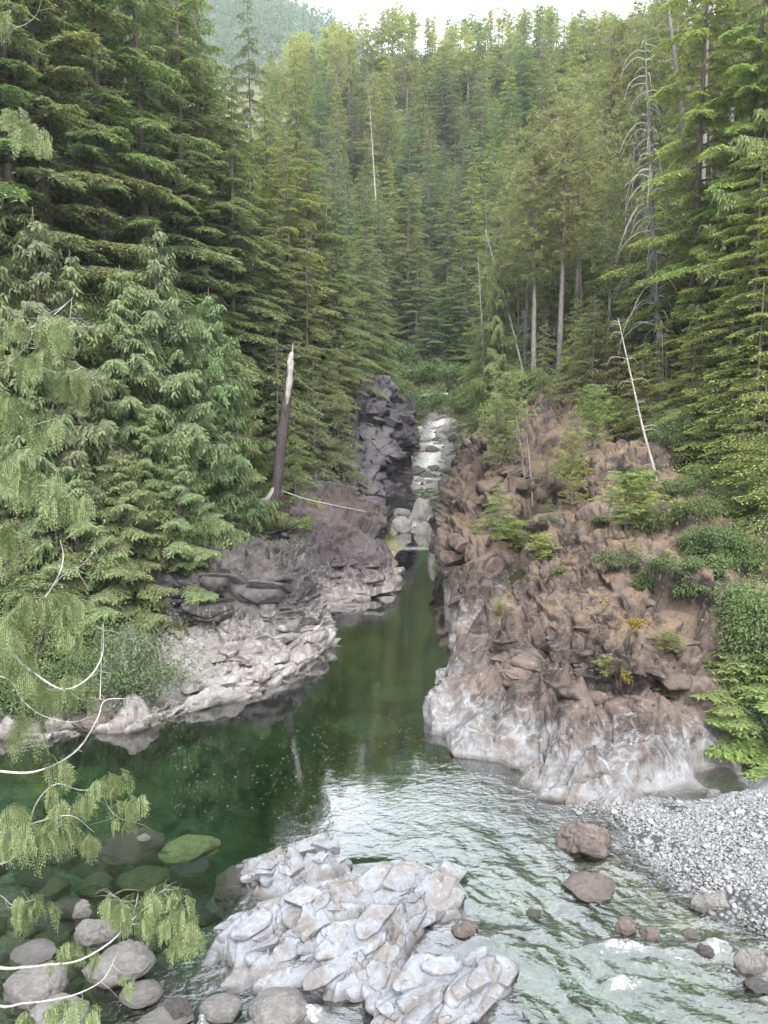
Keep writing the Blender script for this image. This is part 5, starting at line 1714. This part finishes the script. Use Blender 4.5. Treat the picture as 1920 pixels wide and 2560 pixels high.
# ------------------------------------------------------------------ leafy shrubs
def shrub(px, py, Y, wpx, hpx, label, seed, tint=(1, 1, 1), n=2600, leaf=.085, name='shrub', cat='shrub', clumps=26, mat='shrub', zb=None, group=None, depth=None):
    r = np.random.default_rng(seed)
    t = Y / CP
    w, h = wpx / FPX * t, hpx / FPX * t
    hp = hit(px, py) if (px > 1190 and Y < 60) or (px > 640 and px < 900) else None
    base = atY(px, py, Y) if hp is None else hp
    Y = float(base[1])
    t = Y / CP
    w, h = wpx / FPX * t, hpx / FPX * t
    zg = base[2] if zb is None else zb
    g, wood = Geo(), Geo()
    dep = depth or w * .7
    cc = r.normal(0, 1, (clumps, 3))
    cc /= np.linalg.norm(cc, axis=1)[:, None]
    cc *= r.uniform(.45, .95, (clumps, 1))
    cc = cc * np.array([w / 2, dep / 2, h / 2]) * .82 + np.array([0, 0, h * .5])
    cr_ = min(w, h) * r.uniform(.16, .40, clumps)
    cr_ *= np.where(r.random(clumps) < .3, 1.5, 1)
    for i in range(clumps):
        p = np.array([[0, 0, -.1], cc[i] * np.array([.35, .35, .45]), cc[i]])
        v, f = tube(curve_pts(p, 6), np.linspace(.018, .005, 6), 3)
        wood.add(v, f)
        k = n // clumps
        d = r.normal(0, 1, (k, 3))
        d /= np.linalg.norm(d, axis=1)[:, None]
        rr = cr_[i] * np.abs(r.normal(.55, .40, (k, 1)))
        pos = cc[i] + d * rr * np.array([1.15, 1.15, .8])
        dd = d * .7 + r.normal(0, .5, (k, 3)) + np.array([0, 0, -.15])
        up = d + r.normal(0, .5, (k, 3)) + np.array([0, 0, .8])
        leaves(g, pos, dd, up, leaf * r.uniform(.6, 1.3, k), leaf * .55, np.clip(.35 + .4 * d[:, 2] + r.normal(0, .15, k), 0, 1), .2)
    o = root_empty(name, (base[0], Y, zg), label, cat, group)
    c = link('foliage', g.mesh('foliage'), M[mat], o)
    c.color = (*tint, 1)
    link('stem', wood.mesh('stem'), M['bark'], o)
    return o
LF = (1.0, 1.05, 1.0)
shrub(325, 1765, 20.2, 360, 260, 'large leafy green shrub on the left bank beside the pale ledge', 1, LF, 9000, .085, clumps=60)
shrub(180, 1800, 19.6, 170, 200, 'smaller leafy shrub at the water left of the large one', 2, (.8, .9, .8), 3500, .085, clumps=30)
shrub(1890, 1700, 20.5, 190, 270, 'tall broad-leaved shrub at the right edge over the cedar saplings', 3, (1.2, 1.25, 1.0), 7000, .09, clumps=60)
shrub(1900, 1830, 18.8, 130, 120, 'leafy shrub behind the bright cedar sapling at the right edge', 4, LF, 3000, .08)
shrub(1860, 1560, 22.5, 150, 120, 'leafy shrub on the right slope above the tall broad-leaved one', 5, (1.1, 1.2, 1), 3500, .09)
for i, (px, py, Y, w, h, lab, tn) in enumerate([
        (1560, 1420, 28.0, 150, 55, 'grey-green salal mat below the fallen grey log', (.9, .85, .8)), (1690, 1440, 27.0, 200, 70, 'dull green salal mat right of the log', (.85, .85, .7)),
        (1800, 1400, 26.5, 190, 110, 'dark undergrowth thicket on the right slope', (.75, .85, .7)), (1860, 1300, 27.5, 200, 130, 'thicket below the low yellow hemlock at the right edge', (.9, 1, .75)),
        (1740, 1310, 29.5, 170, 80, 'mixed brown and green thicket above the salal', (1.0, .95, .7)), (1690, 1240, 31, 120, 60, 'low thicket at the right end of the fallen log', (1.0, 1.0, .7)),
        (1600, 1210, 34, 90, 50, 'low bush on the dome crest', (1.1, 1.1, .7)), (1700, 1120, 35, 220, 90, 'dark green thicket above the dome crest', (.8, .9, .7)),
        (1340, 1350, 33, 100, 55, 'round leafy bush in the gully below the dead stems', (1.1, 1.25, .9)), (1440, 1210, 38, 140, 80, 'green bush at the head of the gully', (1.05, 1.1, .8)),
        (1520, 1060, 43, 130, 80, 'green thicket behind the dome crest', (1.1, 1.15, .8)), (1620, 1070, 39, 150, 90, 'thicket under the young hemlocks, right', (1.15, 1.2, .8)),
        (1790, 1440, 25.0, 130, 60, 'low leafy bush near the lip of the dome', (1.0, 1.05, .8)),
        (740, 1330, 37, 130, 45, 'grassy tuft of plants on the knoll below the charred snag', (1.4, 1.3, .9)), (660, 1340, 35, 90, 50, 'small bush left of the knoll', (1.0, 1.0, .8)),
        (780, 1080, 48, 110, 110, 'bush on the steep slope left of the crag', (1.0, 1.05, .85)), (745, 960, 50, 120, 90, 'pale bush on the slope above the charred snag', (1.3, 1.3, .95)),
        (60, 1560, 23.0, 220, 160, 'dark broad thicket at the left edge behind the pale cedar boughs', (.8, .95, .8)), (40, 1800, 19.8, 240, 220, 'thicket at the left waterline', (.9, 1.0, .8)),
        (860, 940, 61, 130, 60, 'bush crowning the crag', (1.0, 1.05, .85)), (1240, 1090, 58, 120, 90, 'bush at the cliff edge above the cascade', (1.1, 1.2, .85)),
        (1320, 1000, 54, 100, 90, 'bush on the upper cliff under the pines', (1.15, 1.2, .85)), (1620, 1470, 24, 120, 50, 'low thicket lower on the right flank of the dome', (.9, .9, .75)), (1730, 1500, 23, 120, 60, 'ragged bush on the right flank of the dome', (.95, 1, .75)),
        (1640, 1330, 28, 140, 60, 'brownish heath right of the leaning pole', (1.0, .9, .7)), (1770, 1230, 29, 150, 90, 'leafy thicket at the end of the fallen log', (1.1, 1.1, .75)), (1850, 1180, 29, 150, 100, 'yellowish thicket at the right edge', (1.25, 1.2, .75)),
        (1500, 1310, 30, 60, 26, 'tiny heath patch near the crest of the dome', (1.0, .9, .6)), (1400, 1440, 27, 46, 22, 'tiny heath patch on the left flank of the dome', (1.0, .95, .6)), (1590, 1570, 22, 50, 22, 'orange-brown moss cushion on the dome', (2.0, 1.2, .4)),
        (1560, 1700, 19, 46, 26, 'ochre moss cushion low on the dome', (2.2, 1.4, .4)), (1870, 1440, 24, 160, 120, 'thicket under the right-edge conifers', (1.05, 1.1, .8)), (1740, 1390, 26, 130, 60, 'shaggy bush above the right flank', (.95, 1.0, .75))]):
    if w:
        shrub(px, py, Y, w * 1.15, h * .9, lab, 40 + i, tn, int(1300 + w * h * .20), .08 if Y < 40 else .16, clumps=16)
for i, (px, py, Y, w, h) in enumerate([(1000, 1010, 93, 150, 60), (1080, 1030, 92, 140, 60), (1170, 1030, 91, 130, 70), (1030, 960, 98, 160, 60), (1120, 960, 98, 150, 60), (1200, 970, 97, 120, 70), (980, 930, 102, 160, 80), (1250, 940, 98, 120, 90), (1080, 900, 106, 180, 70), (1180, 890, 106, 150, 70)]):
    shrub(px, py, Y, w, h, 'leafy green bush ' + ['at the top of the boulder field, against the crag', 'right above the middle of the boulder field', 'above the right end of the boulder field', 'behind the white log, left', 'just below and right of the white log',
          'at the foot of the right rim trees', 'left of the white log beside the crag', 'at the right rim behind the young hemlocks', 'at the back of the clearing, middle', 'at the back of the clearing, right'][i], 90 + i, (1.0, 1.15, .85), 2600, .26, clumps=30)

# undergrowth spread over the forest floor
g = Geo()
r = np.random.default_rng(77)
def scatter(xr, yr, n, sz, k=7):
    x = r.uniform(*xr, n)
    y = r.uniform(*yr, n)
    z = ground_z(x, y)
    px = 960 + x / (y / CP) * FPX
    ok = (z > .9) & (px > -150) & (px < 2100)
    x, y, z = x[ok], y[ok], z[ok]
    z = z + .5 * .15
    dens = noise(np.stack([x, y, 0 * x], 1) * .25, 3) > -.25
    x, y, z = x[dens], y[dens], z[dens]
    m = len(x)
    idx = np.repeat(np.arange(m), k)
    d = r.normal(0, 1, (m * k, 3)) * np.array([1, 1, .35]) + np.array([0, 0, .45])
    b = np.stack([x, y, z], 1)[idx] + r.normal(0, sz * .9, (m * k, 3)) * np.array([1, 1, .5])
    leaves(g, b, d, np.array([0, 0, 1.0]) + r.normal(0, .5, (m * k, 3)), sz * r.uniform(.6, 1.3, m * k), sz * .35, r.uniform(0, 1, m)[idx], .3)
scatter((-30, 30), (22, 50), 12000, .28, 6)
scatter((-25, 45), (50, 100), 9000, .45, 6)
scatter((-20, 90), (100, 190), 10000, .7, 5)
o = link('undergrowth', g.mesh('undergrowth'), M['shrub'], kind='stuff', label='low green undergrowth covering the forest floor')
o.color = (.8, .9, .7, 1)

# dry moss, grass and litter caught on the brown cliffs
g = Geo()
for key, V_, N_, cntm in (('R', LR[0], LR[1], 7000), ('B', LB[0], LB[1], 5000)):
    nu_, nv_ = V_.shape[:2]
    ii = r.integers(2, nu_ - 2, cntm)
    jj = r.integers(int(nv_ * .30), nv_ - 4, cntm)
    p = V_[ii, jj]
    nn = N_[ii, jj]
    ok = (nn[:, 2] > .25) & (p[:, 2] > 1.9) & (noise(p * .8, 6) + .5 * noise(p * 2.3, 8) > -.02)
    p, nn = p[ok], nn[ok]
    m = len(p)
    k = 4
    idx = np.repeat(np.arange(m), k)
    d = nn[idx] * .6 + r.normal(0, .6, (m * k, 3)) + np.array([0, 0, .1])
    leaves(g, p[idx] + r.normal(0, .06, (m * k, 3)), d, r.normal(0, 1, (m * k, 3)), .07 * r.uniform(.5, 1.6, m * k), .018, r.uniform(0, 1, m * k), .2)
o = link('dry_grass', g.mesh('dry_grass'), M['dry'], kind='stuff', label='dry brown grass and needles caught on the domes')

# ------------------------------------------------------------------ near cedar reaching in from the left
YB = 7.2
def nearp(px, py, y=YB):
    return atY(px, py, y)
tr0 = np.array([-5.4, 6.6, -.2])
ct = root_empty('cedar_tree', tuple(tr0), 'near cedar reaching in from the left with drooping pale sprays and bare white twigs', 'cedar tree')
tube_obj('trunk', [(0, 0, -.5), (.05, .05, 5), (0, .1, 12), (.1, 0, 20)], [.34, .28, .18, .05], M['bark'], ct, 14, 40, .1, 12)
def frond(g, p0, L, r, spread=.9, down=1.0):
    """one hanging flat spray made of scale-leaf twiglets"""
    az = r.uniform(0, 6.28)
    out = np.array([math.cos(az), math.sin(az), 0])
    n = 11
    s = np.linspace(0, 1, n)
    down = down * r.uniform(.55, 1.05)
    d0 = out * r.uniform(.25, .7) + np.array([0, 0, -down])
    P = p0 + np.outer(s * L, out) * .45 * (1 - .4 * s)[:, None] + np.stack([0 * s, 0 * s, -L * s ** 1.25 * down + .12 * L * np.sin(s * 3)], 1)
    v, f = tube(P, np.linspace(.0035, .0012, n), 3)
    g.add(v, f, .5)
    T = np.gradient(P, axis=0)
    T /= np.linalg.norm(T, axis=1)[:, None]
    pl = np.cross(T, out) + 1e-3
    pl /= np.linalg.norm(pl, axis=1)[:, None]
    for side in (-1, 1):
        for i in range(1, n):
            l = L * .40 * math.sin(min(1, .30 + i / n * .9) * 3.0) ** .6 * r.uniform(.7, 1.2) + .01
            d = T[i] * .75 + side * pl[i] * spread * .7 + np.array([0, 0, -.25])
            d /= np.linalg.norm(d)
            m = max(3, int(l / .014))
            u = np.linspace(.1, 1, m)
            b = P[i] + np.outer(u * l, d) + np.stack([0 * u, 0 * u, -.25 * l * u ** 2], 1)
            alt = np.where(np.arange(m) % 2 == 0, 1, -1)[:, None]
            pp = np.cross(d, np.cross(T[i], pl[i]))
            pp /= np.linalg.norm(pp) + 1e-6
            dd = d * .85 + alt * pp * .6
            up = np.tile(np.cross(T[i], pl[i]), (m, 1)) + r.normal(0, .25, (m, 3))
            leaves(g, b, dd, up, .036 * r.uniform(.7, 1.25, m) * (1.15 - .45 * u), .011, np.clip(.35 + .5 * u + r.normal(0, .1, m), 0, 1), .25)
BR = [  # path (photo px), radius m, bare part, spray clusters (px,py,count,length m)
 ([(0, 1620), (62, 1665), (150, 1722), (215, 1700), (255, 1640), (258, 1560)], .016, 7.0, [(60, 1650, 5, .34), (20, 1560, 6, .4)]),
 ([(0, 1928), (100, 1926), (190, 1878), (242, 1800), (262, 1752), (320, 1746)], .014, 6.8, [(130, 1905, 4, .3), (60, 1800, 6, .4)]),
 ([(0, 1690), (60, 1755), (110, 1790), (180, 1805), (230, 1790)], .008, 7.3, [(90, 1700, 8, .36), (160, 1700, 7, .36), (200, 1690, 7, .3), (215, 1730, 4, .26)]),
 ([(-20, 1590), (60, 1560), (110, 1500), (150, 1430), (158, 1385), (150, 1350)], .012, 7.2, [(60, 1480, 8, .38), (110, 1480, 8, .36), (150, 1480, 8, .36), (180, 1500, 5, .32), (30, 1530, 8, .4), (185, 1580, 5, .3)]),
 ([(100, 1510), (150, 1445), (195, 1420), (235, 1380), (232, 1372)], .007, 7.2, []),
 ([(250, 1750), (252, 1690), (255, 1580), (250, 1572)], .006, 7.0, []),
 ([(0, 2160), (60, 2100), (90, 2010), (140, 1960), (200, 1975), (255, 1968), (312, 1935)], .012, 7.0, [(130, 1970, 3, .2), (200, 1985, 3, .22), (262, 1945, 6, .22), (292, 1935, 6, .20), (320, 1990, 9, .22), (340, 2000, 4, .16), (290, 2010, 3, .2), (215, 2000, 4, .24)]),
 ([(255, 1985), (280, 2030), (310, 2050)], .005, 7.0, [(300, 2048, 4, .16), (315, 2052, 3, .14)]),
 ([(-10, 2080), (50, 2070), (110, 2050), (180, 2040), (235, 2080)], .010, 6.8, [(20, 2060, 9, .36), (70, 2060, 9, .34), (120, 2060, 8, .34), (170, 2060, 6, .30), (215, 2085, 6, .28), (150, 2010, 7, .26), (40, 2010, 6, .3)]),
 ([(-20, 2415), (60, 2418), (120, 2412), (200, 2400), (285, 2348), (330, 2290), (345, 2235)], .018, 6.4, [(150, 2380, 4, .16), (190, 2370, 6, .2), (230, 2390, 5, .2)]),
 ([(285, 2348), (320, 2300), (300, 2250), (275, 2235)], .007, 6.4, [(285, 2245, 6, .24), (310, 2260, 7, .26), (300, 2300, 5, .24)]),
 ([(330, 2300), (370, 2260), (400, 2230), (420, 2222)], .007, 6.4, [(350, 2250, 7, .24), (380, 2240, 8, .26), (410, 2222, 7, .26), (370, 2300, 6, .24)]),
 ([(330, 2310), (400, 2310), (440, 2330), (470, 2350)], .007, 6.4, [(410, 2300, 7, .26), (440, 2270, 9, .26), (455, 2240, 6, .22), (470, 2300, 8, .26), (490, 2340, 5, .2), (450, 2350, 4, .2)]),
 ([(-20, 2510), (60, 2508), (130, 2500), (200, 2482), (258, 2448), (290, 2390)], .014, 6.2, [(310, 2440, 4, .14), (180, 2500, 8, .22), (230, 2520, 5, .2), (120, 2510, 6, .2), (60, 2540, 8, .24)]),
 ([(-20, 2230), (30, 2262), (60, 2255), (90, 2248)], .007, 6.6, [(70, 2255, 7, .26), (95, 2262, 6, .24), (55, 2260, 4, .22)]),
 ([(-20, 1010), (30, 1020), (70, 1060), (110, 1055), (150, 1040)], .006, 7.4, [(10, 985, 7, .30), (40, 1010, 6, .3), (90, 1045, 6, .26), (115, 1045, 7, .28), (140, 1048, 5, .22)]),
 ([(-20, 815), (40, 820), (80, 818), (130, 790), (160, 765), (182, 745)], .009, 7.4, [(20, 800, 7, .26), (55, 800, 6, .24), (125, 795, 7, .3), (145, 800, 7, .34), (150, 810, 4, .3)]),
 ([(-20, 905), (40, 890), (75, 850), (80, 810)], .007, 7.3, [(20, 870, 4, .24)]),
 ([(75, 870), (120, 870), (165, 812), (175, 790), (180, 745)], .006, 7.3, [(100, 865, 6, .28), (85, 880, 6, .26)]),
 ([(80, 895), (110, 920), (150, 932), (190, 925), (205, 915)], .007, 7.3, [(165, 925, 7, .26), (190, 920, 8, .26), (180, 945, 5, .32)]),
 ([(165, 820), (190, 815), (235, 818)], .004, 7.2, []),
 ([(-20, 1155), (20, 1165), (60, 1205), (110, 1215), (160, 1210), (190, 1235)], .007, 7.2, [(20, 1145, 6, .26), (50, 1140, 6, .28), (60, 1190, 6, .28), (90, 1185, 7, .26), (120, 1200, 8, .32), (150, 1235, 7, .26), (175, 1240, 8, .28), (190, 1250, 4, .26)]),
 ([(-20, 60), (15, 58), (28, 45)], .006, 7.5, [(5, 30, 6, .22)]),
 ([(-20, 75), (40, 70), (85, 45), (105, 0)], .006, 7.5, []),
 ([(-20, 305), (20, 285), (50, 275)], .005, 7.5, [(40, 270, 5, .22), (55, 300, 5, .2), (20, 290, 3, .18)]),
 ([(0, 305), (50, 315), (90, 325)], .005, 7.5, [(75, 315, 6, .2), (100, 330, 4, .16)]),
 ([(-20, 1320), (10, 1310), (30, 1350)], .005, 7.2, [(10, 1310, 6, .26), (-5, 1350, 7, .3)]),
]
rn = np.random.default_rng(19)
for path, rad, yb, cl in BR:
    pts = [atY(a, b, yb + .12 * math.sin(i * 1.7)) for i, (a, b) in enumerate(path)]
    if path[0][0] <= 0:
        e = pts[0]
        pts = [np.array([tr0[0] + .1, tr0[1], e[2] + .3]), np.array([(tr0[0] + e[0]) / 2, (tr0[1] + e[1]) / 2, e[2] + .22])] + pts
        rr = [rad * 1.7, rad * 1.4] + list(np.linspace(rad * 1.15, rad * .30, len(pts) - 2))
    else:
        rr = list(np.linspace(rad, rad * .35, len(pts)))
    br = tube_obj('branch', [rel(q, ct) for q in pts], [q_ * .72 for q_ in rr], M['dead_white'], ct, 6, 44, .12, int(rad * 1e4))
    # bare side twigs
    C = curve_pts(np.array([rel(q, ct) for q in pts]), 44)
    wood = Geo()
    for k in range(9):
        q = C[rn.integers(14, 44)]
        l = rn.uniform(.08, .30)
        az = rn.uniform(0, 6.28)
        e = q + np.array([math.cos(az) * l, math.sin(az) * l * .6, rn.uniform(-.8, .5) * l])
        v, f = tube(curve_pts(np.array([q, (q + e) / 2 + rn.normal(0, .02, 3), e]), 6), np.linspace(.0032, .0012, 6), 3)
        wood.add(v, f)
    link('twig', wood.mesh('twig'), M['dead'], br, kind='stuff')
    if cl:
        g = Geo()
        for (a, b, n_, L) in cl:
            for k in range(int(n_ * 1.1)):
                p = rel(atY(a + rn.normal(0, 13), b + rn.normal(0, 9), yb + rn.normal(0, .12)), ct)
                frond(g, p, L * rn.uniform(.75, 1.3), rn)
        link('spray', g.mesh('spray'), M['near'], br, kind='stuff')

# specks of foam and pollen drifting on the pool
g = Geo()
n = 900
px = r.uniform(420, 1400, n)
py = 1640 + 420 * r.beta(2.2, 1.6, n)
ok = noise(np.stack([px / 90, py / 40, 0 * px], 1), 12) > -.2
pp = np.array([W(a, b, .022) for a, b in zip(px[ok], py[ok])])
m = len(pp)
d = r.normal(0, 1, (m, 3)) * np.array([1, .5, 0])
leaves(g, pp, d, np.tile([[0, 0, 1.0]], (m, 1)), r.uniform(.015, .05, m), .018, .5, 0)
M['speck'] = make_gravel('drift_speck', (.75, .75, .68), (.35, .36, .28))
link('drifting_specks', g.mesh('drifting_specks'), M['speck'], kind='stuff', label='pale specks drifting on the green pool')

# ------------------------------------------------------------------ haze: one closed box of thin air
me = bpy.data.meshes.new('haze')
lo, hi = (-560, -70, -9), (560, 960, 430)
vs = [(x, y, z) for x in (lo[0], hi[0]) for y in (lo[1], hi[1]) for z in (lo[2], hi[2])]
me.from_pydata(vs, [], [(0, 1, 3, 2), (4, 6, 7, 5), (0, 4, 5, 1), (2, 3, 7, 6), (0, 2, 6, 4), (1, 5, 7, 3)])
hm = bpy.data.materials.new('haze')
hm.use_nodes = True
nt = hm.node_tree
nt.nodes.clear()
ho = nt.nodes.new('ShaderNodeOutputMaterial')
pv = nt.nodes.new('ShaderNodeVolumePrincipled')
pv.inputs['Color'].default_value = (.86, .94, 1.0, 1)
pv.inputs['Density'].default_value = .0002
nt.links.new(pv.outputs[0], ho.inputs['Volume'])
link('haze', me, hm, kind='stuff', label='thin bluish air filling the valley')
